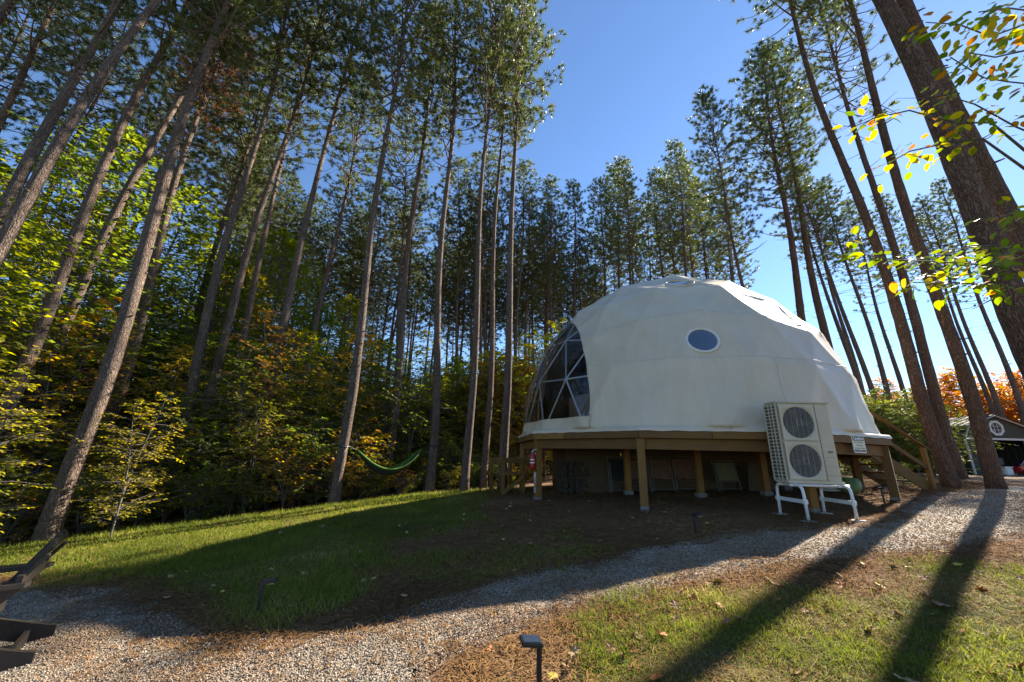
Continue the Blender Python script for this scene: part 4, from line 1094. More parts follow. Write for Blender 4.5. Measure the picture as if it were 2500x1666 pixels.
pine_px((308, 868), (455, 393), 'pine with browning foliage beyond the left undergrowth', 17, dia=.42, brown=True, H=20.5, cfrac=.62)
pine_px((393, 1262), (705, 10), 'front pine of a close pair at the lawn edge', dia=.33, near=True, H=24, sparse=True)
pine_px((425, 1235), (777, 67), 'rear pine of a close pair at the lawn edge', 15.2, dia=.34, H=24, sparse=True)
pine_px((558, 970), (714, 290), LL, 17.5, dia=.34, group=GL, sparse=True)
pine_px((576, 1247), (844, 170), 'pine standing beside the red leaved shrub at the lawn edge', 14.6, dia=.36)
pine_px((737, 957), (848, 446), LL, 19, dia=.34, group=GL, sparse=True)
pine_px((814, 1235), (987, 45), 'pine holding the black strap end of the hammock beside the lawn', dia=.34, near=True, H=24)
pine_px((938, 1200), (1041, 245), 'pine standing just behind the middle of the hammock', 15.4, dia=.40, H=24)
pine_px((1048, 1205), (1116, 40), 'pine holding the far end of the hammock', dia=.36, H=25)
pine_px((1133, 1203), (1193, 268), 'pine two trunks along from the hammock towards the dome', dia=.32, H=23.5)
pine_px((1180, 1198), (1224, 312), 'pine with a sunlit edge between the hammock and the dome', 15, dia=.30, H=23.5)
pine_px((1226, 1196), (1262, 230), 'pine standing next to the clear bay of the dome', dia=.36, H=23.5)
pine_px((1945, 696), (1879, 277), 'left pine of the pair rising behind the right shoulder of the dome', 28, dia=.62, H=30, bark='bark_red', cfrac=1.35)
pine_px((1990, 696), (1896, 214), 'right pine of the pair rising behind the right shoulder of the dome', 29.5, dia=.62, H=31, bark='bark_red', cfrac=1.35)
pine_px((2325, 1188), (1925, 0), 'reddish pine beside the gravel nearest the deck stairs', 15.3, dia=.36, H=25, bark='bark_red', near=True, sparse=True)
pine_px((2432, 1192), (2066, 0), 'reddish pine in the gravel in front of the shed opening', 15.6, dia=.37, H=25, bark='bark_red', near=True, sparse=True)
pine_px((2343, 1167), (2190, 650), 'dark pine standing between the two reddish pines and the shed', 20.5, dia=.42, H=24, bark='bark_red', sparse=True)
pine_px((2441, 647), (2146, 0), 'massive dark pine trunk overhanging the gravel beside the leafy beech branches', 9.2, dia=.46, H=25, bark='bark_red', near=True, sparse=True)
pine_px((2459, 527), (2213, 0), 'large pine trunk just behind the massive dark one', 11.6, dia=.44, H=25, bark='bark_red', near=True, sparse=True)
for lo, hi_, D in (((2445, 1024), (2338, 734), 46), ((2428, 1024), (2311, 711), 50), ((2500, 1024), (2392, 725), 44), ((2142, 1002), (2026, 667), 34),
                  ((2173, 980), (2097, 734), 37), ((2080, 890), (1995, 645), 35), ((2227, 1046), (2151, 779), 42), ((1811, 683), (1745, 357), 22.5), ((2187, 625), (2129, 402), 43),
                  ((2030, 696), (1986, 536), 37), ((1119, 687), (1121, 380), 25), ((1179, 687), (1188, 469), 24), ((1269, 687), (1278, 482), 25), ((1345, 687), (1345, 530), 27), ((979, 687), (992, 312), 22)):
    pine_px(lo, hi_, LB, D, dia=.0125 * min(D, 36), H=23, group=GB, sparse=(lo[0] > 1950))
# the rest of the plantation: copies of a few whole trees
proto = []
for i in range(5):
    H = 22.0 + i * .6; r_ = random.Random(500 + i)
    proto.append((trunk_mesh(900 + i, H, .15 + .012 * i, 3, H - CH[i] + 1.5, 9, .8, .1, 26), H, i))
for tmesh, H, i in proto: tmesh.materials.append(MAT['bark'])
rr = random.Random(77); placed = list(PINES_XY); nfill = 0
def fill_pine(x, y, s=1.0, sparse=False):
    tmesh, H, i = proto[rr.randrange(5) if not sparse else 0]; cm = SPARSE[0] if sparse else CROWNS[i]
    t = empty('pine_tree', (x, y, gzf(x, y) - .05), rr.uniform(0, 2 * PI)); t.scale = (s,) * 3
    t.rotation_euler = (rr.uniform(-.02, .02), rr.uniform(-.02, .02), rr.uniform(0, 2 * PI))
    tag(t, LB, 'pine tree', GB)
    link('trunk', tmesh, None, t); c = link('crown', cm[0], None, t, (0, 0, H - CH[i])); link('limbs', cm[1], None, c)
    placed.append((x, y))
for az, D, H in ((10, 33, 29), (14.5, 36, 31), (17, 38, 34), (19.5, 42, 35), (22.5, 40, 34), (24.5, 44, 37), (26.5, 40, 34), (29.5, 46, 36), (32, 43, 34), (18.8, 31, 29), (26.2, 33, 31)) + tuple((13 + 2.7 * i, 46 + (i * 5 % 7), 31 + (i * 3 % 5)) for i in range(8)):
    fill_pine(D * math.sin(rad(az)), D * math.cos(rad(az)), H / 23.3, True)
tries = 0
while nfill < 100 and tries < 14000:
    tries += 1
    az = rad(rr.uniform(-40, 44)); D = 21 + 23 * rr.random() ** .8
    if az > rad(14): D = rr.uniform(22, 36)
    x, y = D * math.sin(az), D * math.cos(az)
    if math.hypot(x - CX, y - CY) < 8: continue
    if az > rad(36) and rr.random() < .5: continue
    if math.degrees(az) < -6 and (D < 29 or rr.random() < .6): continue
    if math.degrees(az) < -25 and rr.random() < .7: continue
    if shades(x, y): continue
    if min(math.hypot(x - a, y - b) for a, b in placed) < 2.3: continue
    fill_pine(x, y, rr.uniform(.88, 1.06)); nfill += 1
tries = 0; nleft = 0
while nleft < 9 and tries < 3000:                      # more crowns over the left edge
    tries += 1
    az = rad(rr.uniform(-62, -38)); D = rr.uniform(13, 27); x, y = D * math.sin(az), D * math.cos(az)
    if min(math.hypot(x - a, y - b) for a, b in placed) < 2.6: continue
    tmesh, H, i = proto[rr.randrange(5)]
    t = empty('pine_tree', (x, y, gzf(x, y) - .05)); t.rotation_euler = (0, 0, rr.uniform(0, 6)); tag(t, LL, 'pine tree', GL)
    link('trunk', tmesh, None, t); c = link('crown', CROWNS[i][0], None, t, (0, 0, H - CH[i])); link('limbs', CROWNS[i][1], None, c)
    placed.append((x, y)); nleft += 1

# ------------------------------------------------------------------ broad-leaved undergrowth
def leaf_mesh(name, P, D, Nn, L, w=.62, seed=0):
    r = np.random.default_rng(seed); D = norm(D); S = norm(np.cross(Nn, D)); Nn = norm(np.cross(D, S))
    L = L[:, None]; f = r.uniform(.02, .16, (len(P), 1)) * L; dp = r.uniform(-.02, .18, (len(P), 1)) * L
    V = np.stack([P, P + D * L * .48 + S * L * w * .5 + Nn * f, P + D * L - Nn * dp, P + D * L * .48 - S * L * w * .5 + Nn * f], 1).reshape(-1, 3)
    n = len(P); b = np.arange(n)[:, None] * 4
    T = np.concatenate([b + [0, 1, 2], b + [0, 2, 3]], 1).reshape(-1, 3)
    return fast_mesh(name, V, T)
def make_plant(seed, h, nb, bl, leaf, nstem=1, spread=.2, sub=3, lp=10, z0=.08, prof='oval', droop=.1):
    r = random.Random(seed); wood = MB(); P = []; D = []; Nn = []; L = []
    def spray(p, d, ln):
        side = d.cross(Vector((0, 0, 1)))
        side = side.normalized() if side.length > .05 else Vector((1, 0, 0))
        m_ = max(3, int(ln / leaf * 1.15)); q = p + d * ln + Vector((0, 0, -droop * ln))
        wood.tube([p, p.lerp(q, .5) + Vector((0, 0, .03 * ln)), q], [.004 + .003 * ln, .004, .002], 3, False)
        for k in range(min(m_, lp * 2)):
            t = (k + .6) / m_; c = p.lerp(q, t); s = 1 if k % 2 else -1
            ld = (d * .7 + side * s * r.uniform(.6, 1.0) + Vector((0, 0, r.uniform(-.35, .1)))).normalized()
            P.append(c + Vector((0, 0, r.uniform(-.02, .02)))); D.append(ld)
            Nn.append(Vector((r.uniform(-.9, .9), r.uniform(-.9, .9), 1))); L.append(leaf * r.uniform(.6, 1.2))
        P.append(q); D.append(d + Vector((0, 0, -.2))); Nn.append(Vector((r.uniform(-.4, .4), r.uniform(-.4, .4), 1))); L.append(leaf)
    for s_ in range(nstem):
        a = r.uniform(0, 2 * PI); lean = Vector((math.cos(a), math.sin(a), 0)) * spread * (0 if nstem == 1 else r.uniform(.4, 1.2))
        hh = h * r.uniform(.75, 1.0); pts = []
        for i in range(7):
            t = i / 6; pts.append(lean * hh * t * (.5 + .5 * t) + Vector((.04 * h * math.sin(t * 5 + a) * t, .04 * h * math.cos(t * 4 + a) * t, hh * t)))
        wood.tube(pts, [(.006 + .0085 * h / max(1, nstem ** .5)) * (1 - .85 * i / 6) for i in range(7)], 6, False)
        n_ = max(3, nb // nstem)
        for b in range(n_):
            t = lerp(z0, 1.0, ((b + r.random()) / n_)); i = min(int(t * 6), 5); p = pts[i].lerp(pts[i + 1], t * 6 - i)
            az = b * 2.4 + r.uniform(-.5, .5); pf = math.sin(PI * min(1, .12 + .88 * t)) ** .6 if prof == 'oval' else (1.05 - t) ** .6
            ln = bl * max(.18, pf) * r.uniform(.5, 1.1); d = Vector((math.cos(az), math.sin(az), r.uniform(-.15, .95))).normalized()
            q = p + d * ln; wood.tube([p, p.lerp(q, .5) + Vector((0, 0, .05 * ln)), q], [.004 + .008 * ln, .004 + .004 * ln, .003], 4, False)
            spray(p.lerp(q, .55), d, ln * .5)
            for k in range(sub):
                tt_ = r.uniform(.2, 1.0); s = 1 if k % 2 else -1; aa = az + s * r.uniform(.4, 1.1)
                spray(p.lerp(q, tt_), Vector((math.cos(aa), math.sin(aa), r.uniform(-.4, .6))).normalized(), ln * r.uniform(.25, .55))
    A = lambda l: np.array([v[:] for v in l])
    return leaf_mesh('crown', A(P), A(D), A(Nn), np.array(L), .6, seed), wood.mesh('stem', True), len(P)
SHRUB = [make_plant(300 + i, 1.9, 52, .8, .095, 6, .42, 4, 12, .10) for i in range(4)]
SAPL = [make_plant(320 + i, 5.2, 84, 1.3, .11, 1 + (i % 2), .12, 5, 12, .08) for i in range(4)]
BROAD = [make_plant(340 + i, 12.5, 150, 2.5, .17, 1, .1, 7, 14, .16) for i in range(3)]
FARB = [make_plant(360 + i, 9.0, 90, 2.6, .2, 1, .1, 6, 12, .08, 'cone') for i in range(2)]
for a, b, n in SHRUB + SAPL + BROAD + FARB: a.materials.append(MAT['leaf_green']); b.materials.append(MAT['bark_dark'])
def place_plant(kind, name, x, y, s, mat, label, cat, group, rz=None, sx=1.0):
    a, b, n = kind
    t = empty(name, (x, y, gzf(x, y) - .03), rr.uniform(0, 2 * PI) if rz is None else rz); t.scale = (s * sx, s * sx, s)
    tag(t, label, cat, group); c = link('crown', a, None, t); slotmat(c, MAT[mat]); link('trunk', b, None, t); return t
LEAFTXT = {'leaf_green': 'green', 'leaf_lime': 'yellow green', 'leaf_gold': 'golden', 'leaf_rust': 'russet', 'leaf_orange': 'orange'}
def wpick(ws): return rr.choices([k for k, w in ws], [w for k, w in ws])[0]
WS = [('leaf_green', 3), ('leaf_lime', 5), ('leaf_gold', 2.2), ('leaf_rust', 2.2)]
edge = [(-12.5, 6.2), (-9.6, 8.2), (-8.7, 9.3), (-6.9, 10.4), (-5.0, 12.0), (-2.9, 13.9), (-1.0, 14.9), (1.2, 17.5)]
def along(t):
    L = [math.dist(edge[i], edge[i + 1]) for i in range(len(edge) - 1)]; d = t * sum(L)
    for i, l in enumerate(L):
        if d <= l or i == len(L) - 1: return lerp(edge[i][0], edge[i + 1][0], d / l), lerp(edge[i][1], edge[i + 1][1], d / l)
        d -= l
bk = Vector((-.62, .78)).normalized()
for k in range(120):
    x, y = along((k + rr.random()) / 120); off = rr.uniform(.15, 1.1) if k % 2 else rr.uniform(1.0, 3.4)
    x += bk.x * off; y += bk.y * off
    m_ = wpick(WS); s = rr.uniform(.5, .95) if off < 1 else rr.uniform(.9, 1.55)
    if x > -4.5: s *= .72
    place_plant(SHRUB[rr.randrange(4)], 'shrub', x, y, s, m_, LEAFTXT[m_] + ' leaved shrub in the undergrowth along the left lawn', 'shrub', LEAFTXT[m_] + ' shrubs along the lawn')
for k in range(92):
    x, y = along(rr.random()); off = rr.uniform(1.2, 9.5); x += bk.x * off; y += bk.y * off
    if x > -3.5 and off < 3: continue
    m_ = wpick([('leaf_green', 2.5), ('leaf_lime', 6), ('leaf_gold', 2.2), ('leaf_rust', .8)])
    place_plant(SAPL[rr.randrange(4)], 'sapling', x, y, rr.uniform(.55, 1.25), m_, LEAFTXT[m_] + ' leaved sapling under the pines beyond the left lawn', 'sapling', LEAFTXT[m_] + ' saplings under the pines')
for k, (az, D, s, m_) in enumerate([(-58, 15, .95, 'leaf_lime'), (-55, 19, 1.05, 'leaf_lime'), (-51, 17, 1.1, 'leaf_green'), (-49, 22, 1.15, 'leaf_gold'), (-46, 19, 1.1, 'leaf_lime'), (-43, 24, 1.1, 'leaf_lime'),
                                  (-40, 20, 1.0, 'leaf_green'), (-37, 25, 1.05, 'leaf_gold'), (-34.5, 22, 1.15, 'leaf_lime'), (-31, 27, 1.05, 'leaf_lime'), (-28, 23, .85, 'leaf_green'), (-24, 27, .75, 'leaf_green'), (-60, 23, 1.2, 'leaf_lime'), (-20, 29, .7, 'leaf_lime'), (-39, 30, 1.15, 'leaf_orange'), (-33, 31, 1.0, 'leaf_orange')] + [(-62 + i * 2.15, 28 + (i * 7 % 9), .8 + .05 * (i * 5 % 7), ('leaf_lime', 'leaf_green', 'leaf_lime', 'leaf_gold')[i % 4]) for i in range(22)]):
    place_plant(BROAD[k % 3], 'broadleaf_tree', D * math.sin(rad(az)), D * math.cos(rad(az)), s, m_, 'tall ' + LEAFTXT[m_] + ' leaved tree among the pines on the left', 'tree', LEAFTXT[m_] + ' broadleaf trees on the left')
for k in range(34):
    az = rad(rr.uniform(-30, 9)); D = rr.uniform(20, 36); m_ = wpick([('leaf_green', 4), ('leaf_lime', 5), ('leaf_gold', 1.5)])
    place_plant(BROAD[k % 3], 'broadleaf_tree', D * math.sin(az), D * math.cos(az), rr.uniform(.42, .72), m_, 'low ' + LEAFTXT[m_] + ' leaved tree among the pines behind the hammock', 'tree', LEAFTXT[m_] + ' broadleaf trees behind the hammock', sx=1.2)
# lower growth seen between the trunks behind the dome
for k in range(60):
    az = rad(rr.uniform(-16, 20)); D = rr.uniform(18, 36); m_ = wpick([('leaf_green', 3), ('leaf_lime', 6), ('leaf_gold', 2.5), ('leaf_orange', .9)])
    x, y = D * math.sin(az), D * math.cos(az)
    if math.hypot(x - CX, y - CY) < 7: continue
    place_plant(SAPL[rr.randrange(4)], 'sapling', x, y, rr.uniform(.7, 1.4), m_, LEAFTXT[m_] + ' leaved sapling under the plantation behind the dome', 'sapling', LEAFTXT[m_] + ' saplings behind the dome', sx=1.25)
for k in range(12):
    az = rad(rr.uniform(-5, 6)); D = rr.uniform(19, 27); m_ = ('leaf_gold', 'leaf_lime', 'leaf_gold', 'leaf_orange')[k % 4]
    place_plant(SAPL[k % 4], 'sapling', D * math.sin(az), D * math.cos(az), rr.uniform(1.1, 1.7), m_, 'tall ' + LEAFTXT[m_] + ' leaved sapling between the pines beside the clear bay', 'sapling', 'tall ' + LEAFTXT[m_] + ' saplings beside the bay', sx=1.1)
# sunlit thicket right of the dome and the autumn wood beyond
for k in range(30):
    az = rad(rr.uniform(41.5, 47.5)); D = rr.uniform(23, 34); m_ = wpick([('leaf_lime', 6), ('leaf_gold', 1.5), ('leaf_green', 1)])
    place_plant(SAPL[rr.randrange(4)], 'sapling', D * math.sin(az), D * math.cos(az), rr.uniform(.5, .85), m_, LEAFTXT[m_] + ' leaved sapling in the thicket between the stairs and the shed', 'sapling', LEAFTXT[m_] + ' saplings by the shed', sx=1.4)
for k in range(150):
    az = rad(rr.uniform(-62, 30)) if k < 70 else rad(rr.uniform(38, 58)); D = rr.uniform(40, 60) if k < 70 else rr.uniform(50, 76); m_ = wpick([('leaf_orange', 6), ('leaf_gold', 1.5), ('leaf_rust', 1)] if k >= 70 else [('leaf_orange', 2), ('leaf_gold', 3), ('leaf_lime', 3)])
    place_plant(FARB[k % 2], 'autumn_tree', D * math.sin(az), D * math.cos(az), rr.uniform(.85, 1.25), m_, LEAFTXT[m_] + ' leaved tree in the far autumn wood', 'tree', LEAFTXT[m_] + ' trees of the far wood', sx=1.25)
# particular plants
p = hit(620, 1215); place_plant(SHRUB[1], 'shrub', p.x, p.y, .38, 'leaf_orange', 'low crimson and orange shrub at the foot of the lawn edge pine', 'shrub', None)
p = hit(690, 1195); place_plant(SHRUB[2], 'shrub', p.x, p.y, .5, 'leaf_lime', 'bright yellow green fern like shrub beside the crimson shrub', 'shrub', None)
for (px, py, D, s) in ((380, 930, 11.6, .95), (650, 960, 13.2, 1.0), (70, 800, 11.2, 1.1)):
    d = ray(px, py); k_ = D / math.hypot(d.x, d.y)
    place_plant(SAPL[1], 'beech_sapling', d.x * k_, d.y * k_, s * .62, 'leaf_mixed', 'slender sapling with bright yellow leaves standing in front of the green undergrowth', 'sapling', 'golden saplings in front')
# leafy plants at the foot of the reddish pines
for x, y, s in ((10.6, 10.9, .3), (11.6, 11.9, .34), (13.2, 12.1, .26), (10.1, 12.2, .4), (12.0, 13.5, .42)):
    place_plant(SHRUB[rr.randrange(4)], 'shrub', x, y, s, 'leaf_lime', 'small yellow green plant at the foot of the reddish pines', 'shrub', 'small plants by the reddish pines')

# ------------------------------------------------------------------ hammock
ta, tb = PINES_XY[12], PINES_XY[14]
A_ = Vector((ta[0], ta[1], 1.62)); B_ = Vector((tb[0], tb[1], 1.74)); hd = (B_ - A_).normalized(); A_ += hd * .2; B_ -= hd * .2
hm = empty('hammock', (A_ + B_) / 2); tag(hm, 'lime green and black nylon hammock slung between two pines', 'hammock')
c0 = hm.location; sd_ = Vector((-hd.y, hd.x, 0)).normalized(); Lh = (B_ - A_).length
e0 = A_.lerp(B_, .10) - Vector((0, 0, .12)); e1 = A_.lerp(B_, .90) - Vector((0, 0, .12))
def ham(u, v, off=0.0):
    p = e0.lerp(e1, u); sag = .78 * 4 * u * (1 - u); w = .5 * (4 * u * (1 - u)) ** .55
    return p - Vector((0, 0, sag - .20 * abs(v) ** 2.2 * (4 * u * (1 - u)))) + sd_ * (w * v * .55) - Vector((0, 0, off)) - c0
nu, nv = 30, 9; verts = [ham(i / (nu - 1), -1 + 2 * j / (nv - 1)) for i in range(nu) for j in range(nv)]
def strip(j0, j1):
    return [(i * nv + j, i * nv + j + 1, (i + 1) * nv + j + 1, (i + 1) * nv + j) for i in range(nu - 1) for j in range(j0, j1)]
def hpart(name, j0, j1, mat):
    f = strip(j0, j1); us = sorted({i for q in f for i in q}); rm = {i: k for k, i in enumerate(us)}
    return MB().add([verts[i] for i in us], [tuple(rm[i] for i in q) for q in f]).build(name, MAT[mat], hm, True)
hpart('centre_panel', 3, nv - 1 - 1, 'ham_dark'); hpart('edge_panel', 0, 3, 'ham_dark'); hpart('edge_panel', nv - 2, nv - 1, 'ham_green')
MB().tube([ham(i / 29, 1.0) for i in range(30)], .022, 6).build('rolled_hem', MAT['ham_green'], hm, True)
MB().tube([ham(i / 29, -1.0) for i in range(30)], .03, 6).build('rolled_hem', MAT['ham_green'], hm, True)
MB().tube([A_ - c0, e0 - c0], .012, 5).build('strap', MAT['black'], hm); MB().tube([B_ - c0, e1 - c0], .012, 5).build('strap', MAT['black'], hm)
for (tx, ty), zz in ((ta, 1.62), (tb, 1.74)):
    MB().tube([(tx + .205 * math.cos(t) - c0.x, ty + .205 * math.sin(t) - c0.y, zz - c0.z + .02 * math.sin(t * 2)) for t in np.linspace(0, 2 * PI, 20)], .018, 5, False).build('tree_strap', MAT['black'], hm, True)
MB().tube([e1 - c0, e1 - c0 + Vector((0, 0, -.5)), e1 - c0 + Vector((-.02, 0, -.95))], .01, 5).build('loose_strap', MAT['black'], hm)
MB().tube([(ta[0] + .19 - c0.x, ta[1] - .1 - c0.y, 1.62 - c0.z), (ta[0] + .16 - c0.x, ta[1] - .22 - c0.y, 1.2 - c0.z), (ta[0] - .1 - c0.x, ta[1] - .24 - c0.y, .85 - c0.z), (ta[0] - .2 - c0.x, ta[1] - .2 - c0.y, .45 - c0.z)], .011, 5).build('loose_strap', MAT['black'], hm, True)

# ------------------------------------------------------------------ beech whose branches reach in from the right
def beech_leaf():
    mb = MB(); n = 6; vs = [(0, 0, 0)]; 
    for i in range(1, n):
        t = i / n; w = .30 * math.sin(PI * t ** .85) ** .8; zc = -.10 * t * t
        vs += [(t, -w, zc + .06), (t, 0, zc), (t, w, zc + .06)]
    vs.append((1, 0, -.12)); fs = [(0, 1, 2), (0, 2, 3)]
    for i in range(n - 2):
        a = 1 + i * 3; fs += [(a, a + 3, a + 4, a + 1), (a + 1, a + 4, a + 5, a + 2)]
    a = 1 + (n - 2) * 3; fs += [(a, a + 3, a + 1), (a + 1, a + 3, a + 2)]
    mb.add(vs, fs); return mb.mesh('leaf', True)
def mat_beech(name, c1, c2):
    m = mat_leaf(name, [(0, c1), (1, c2)], .55, 1.0); return m
BL = [beech_leaf() for _ in range(3)]
BLM = [mat_beech('beech_leaf_lime', (.10, .15, .015), (.26, .28, .02)), mat_beech('beech_leaf_yellow', (.34, .29, .025), (.5, .36, .03)), mat_beech('beech_leaf_amber', (.5, .22, .02), (.42, .13, .03))]
for a, m_ in zip(BL, BLM): a.materials.append(m_)
bx, by = 6.3, 3.6
be = empty('beech_tree', (bx, by, gzf(bx, by))); tag(be, 'slender beech with backlit yellow green leaves reaching over the gravel', 'beech tree')
b0 = be.location.copy()
MB().tube([(0, 0, -.1), (.05, .02, 1), (.1, 0, 2), (.05, .1, 3.2), (.15, .05, 4.4), (.1, .1, 5.6)], [.07, .06, .052, .042, .03, .012], 10).build('trunk', MAT['bark_dark'], be, True)
def at_depth(px, py, dep):
    d = _F + _R * ((px - 1250) / FPX) + _U * ((833 - py) / FPX); return CAM + d * dep
rb = random.Random(9); nleaf = 0
SPR = [ # image polyline of each branch, depth, leaf count, colour weights
    ([(2560, 690), (2440, 650), (2300, 640), (2180, 635), (2060, 612)], 3.3, 44, (7, 2, .3)),
    ([(2560, 700), (2460, 700), (2330, 690), (2230, 690)], 3.1, 26, (8, 1, .3)),
    ([(2520, 640), (2420, 600), (2320, 610)], 3.6, 14, (7, 2, .2)),
    ([(2600, 360), (2480, 310), (2380, 255), (2280, 225)], 3.3, 18, (4, 3, 1)),
    ([(2420, 300), (2330, 300), (2220, 270), (2130, 290), (2100, 310)], 3.5, 20, (3, 5, 2)),
    ([(2400, 340), (2310, 350), (2220, 370), (2170, 400)], 3.4, 18, (4, 5, 1)),
    ([(2620, 60), (2500, 60), (2420, 90), (2340, 60), (2260, 55)], 3.3, 30, (5, 4, 1.5)),
    ([(2640, 20), (2540, 30), (2460, 20), (2390, 30)], 2.9, 30, (5, 4, 2)),
    ([(2620, 120), (2520, 120), (2430, 140), (2370, 130)], 3.0, 26, (4, 4, 2)),
    ([(2640, 540), (2540, 530), (2480, 520), (2440, 530)], 2.9, 18, (7, 3, .5)),
    ([(2640, 620), (2560, 620), (2480, 610), (2420, 640)], 3.0, 18, (8, 2, .5)),
    ([(2560, 210), (2460, 200), (2400, 190), (2320, 140)], 3.6, 22, (5, 2, .5)),
]
XL = [MB(), MB(), MB()]
for pl, dep, n_, cw in SPR:
    P_ = [at_depth(x, y, dep + .25 * math.sin(i * 1.7)) - b0 for i, (x, y) in enumerate(pl)]
    tr = Vector((.1, .05, max(.6, P_[0].z - .3)))
    chain = [tr, (tr + P_[0]) / 2 + Vector((0, 0, .1))] + P_
    br = MB().tube(chain, [.018, .014] + [.009 * (1 - .75 * i / len(P_)) for i in range(len(P_))], 6, False).build('branch', MAT['bark_dark'], be, True)
    for k in range(int(n_ * 2.6)):
        n_k = n_ * 2.6
        t = (k + rb.random()) / n_k * (len(P_) - 1); i = min(int(t), len(P_) - 2); p = P_[i].lerp(P_[i + 1], t - i)
        d0 = (P_[i + 1] - P_[i]).normalized()
        d = (d0 * .6 + Vector((rb.uniform(-1, 1), rb.uniform(-1, 1), rb.uniform(-.55, .35)))).normalized()
        tl = rb.uniform(.02, .2); q = p + d * tl
        ci = rb.choices((0, 1, 2), cw)[0]
        nz = (Vector((rb.uniform(-.6, .6), rb.uniform(-.6, .6), 1))).normalized(); xa = (d + Vector((0, 0, -.25))).normalized(); ya = nz.cross(xa).normalized(); za = xa.cross(ya)
        s = rb.uniform(.062, .105); Rm = Matrix((xa, ya, za)).transposed()
        if k % 2 == 0 and nleaf < 296:
            lf = bpy.data.objects.new('leaf', BL[ci]); col.objects.link(lf); lf.parent = br; lf.location = q
            lf.rotation_mode = 'QUATERNION'; lf.rotation_quaternion = Rm.to_quaternion(); lf.scale = (s, s, s); nleaf += 1
        else:
            XL[ci].add([q + Rm @ (v.co * s) for v in BL[ci].vertices], [tuple(p_.vertices) for p_ in BL[ci].polygons])
for mbx, m_ in zip(XL, BLM): tag(mbx.build('foliage', m_, be, True), kind='stuff')

# ------------------------------------------------------------------ ground cover
G = np.random.default_rng(5)
def view_ok(x, y, far=60):
    return np.abs(x) < 1.62 * np.maximum(y, .3) + .8
def blades(name, x, y, z, h, w, lean, mat, label, cat='grass', seed=0):
    r = np.random.default_rng(seed); n = len(x); a = r.uniform(0, 2 * PI, n); b = r.uniform(0, 2 * PI, n)
    s = np.stack([np.cos(a), np.sin(a), 0 * a], -1) * (w / 2)[:, None]; l = np.stack([np.cos(b), np.sin(b), 0 * b], -1) * (lean * h)[:, None]
    P = np.stack([x, y, z], -1); up = np.stack([0 * h, 0 * h, h], -1)
    M_ = P + up * .55 + l * .35; Tt = P + up * np.sqrt(np.maximum(.15, 1 - .6 * lean ** 2))[:, None] + l
    V = np.stack([P - s, P + s, M_ + s * .75, M_ - s * .75, Tt], 1).reshape(-1, 3); k = np.arange(n)[:, None] * 5
    T = np.concatenate([k + [0, 1, 2], k + [0, 2, 3], k + [3, 2, 4]], 1).reshape(-1, 3)
    return tag(link(name, fast_mesh(name, V, T), MAT[mat]), label, cat, kind='stuff')
def scatter(n, x0, x1, y0, y1, dens, seed):
    r = np.random.default_rng(seed); x = r.uniform(x0, x1, n); y = r.uniform(y0, y1, n)
    k = view_ok(x, y) & (r.random(n) < dens(x, y)); return x[k], y[k]
nearw = lambda x, y, d0: np.clip((d0 / np.hypot(x, y)) ** 1.3, 0, 1)
leftside = lambda x, y: ~((y < 4.2 + .14 * x) & (x > -.7))
x, y = scatter(900000, -15, 4, 3.2, 14.5, lambda x, y: turf(x, y) * leftside(x, y) * nearw(x, y, 5.2), 1)
tuft = vnoise(x, y, 1.1, 33) * .6 + vnoise(x, y, 4.5, 34) * .4
h = G.uniform(.03, .085, len(x)) * (.5 + 1.0 * tuft); fe_ = -pdist(x, y, FOREST) ; h *= 1 + .9 * np.exp(fe_ / .8)
blades('lawn_grass', x, y, gz(x, y) - .005, h, G.uniform(.004, .008, len(x)) * (1 + np.hypot(x, y) / 11), G.uniform(.2, 1.1, len(x)), 'grass', 'short green lawn grass beside the dome', seed=2)
print('lawn', len(x))
x, y = scatter(600000, -1.2, 8, .9, 5.6, lambda x, y: np.clip(turf(x, y) * 1.1, 0, 1) * ~leftside(x, y) * nearw(x, y, 3.6), 3)
tuft = vnoise(x, y, 1.3, 43) * .55 + vnoise(x, y, 5.5, 44) * .45
dry = vnoise(x, y, .8, 51) + .5 * (vnoise(x, y, 3, 52) - .5) + .07 * (x - 1.8)
isd = G.random(len(x)) < np.clip((dry - .2) * 1.5, .18, .94)
h = G.uniform(.03, .10, len(x)) * (.45 + 1.0 * tuft); w = G.uniform(.0035, .0065, len(x)); ln = G.uniform(.3, 1.3, len(x))
blades('sunny_grass', x[~isd], y[~isd], gz(x, y)[~isd] - .005, h[~isd], w[~isd], ln[~isd], 'grass', 'green grass in the sunny patch right of the gravel path', seed=4)
blades('dry_grass', x[isd], y[isd], gz(x, y)[isd] - .005, h[isd] * .8, w[isd], ln[isd] * 1.6 + .4, 'straw_grass', 'dry straw coloured grass right of the gravel path', seed=5)
print('right', len(x))
# fallen pine needles
def litter(name, x, y, z, L, w, mat, label, seed):
    r = np.random.default_rng(seed); n = len(x); a = r.uniform(0, 2 * PI, n); d = np.stack([np.cos(a), np.sin(a), r.normal(0, .12, n)], -1); s = np.stack([-np.sin(a), np.cos(a), r.normal(0, .3, n)], -1) * (w / 2)[:, None]
    P = np.stack([x, y, z], -1); m_ = np.stack([0 * x, 0 * x, r.uniform(0, .018, n)], -1); bend = s / (w[:, None] / 2) * (r.normal(0, .12, n) * L)[:, None]
    A0 = P - d * L[:, None] / 2; A1 = P + m_ + bend; A2 = P + d * L[:, None] / 2
    V = np.stack([A0 - s, A0 + s, A1 - s, A1 + s, A2], 1).reshape(-1, 3); k = np.arange(n)[:, None] * 5
    T = np.concatenate([k + [0, 1, 3], k + [0, 3, 2], k + [2, 3, 4]], 1).reshape(-1, 3)
    return tag(link(name, fast_mesh(name, V, T), MAT[mat]), label, 'pine needles', kind='stuff')
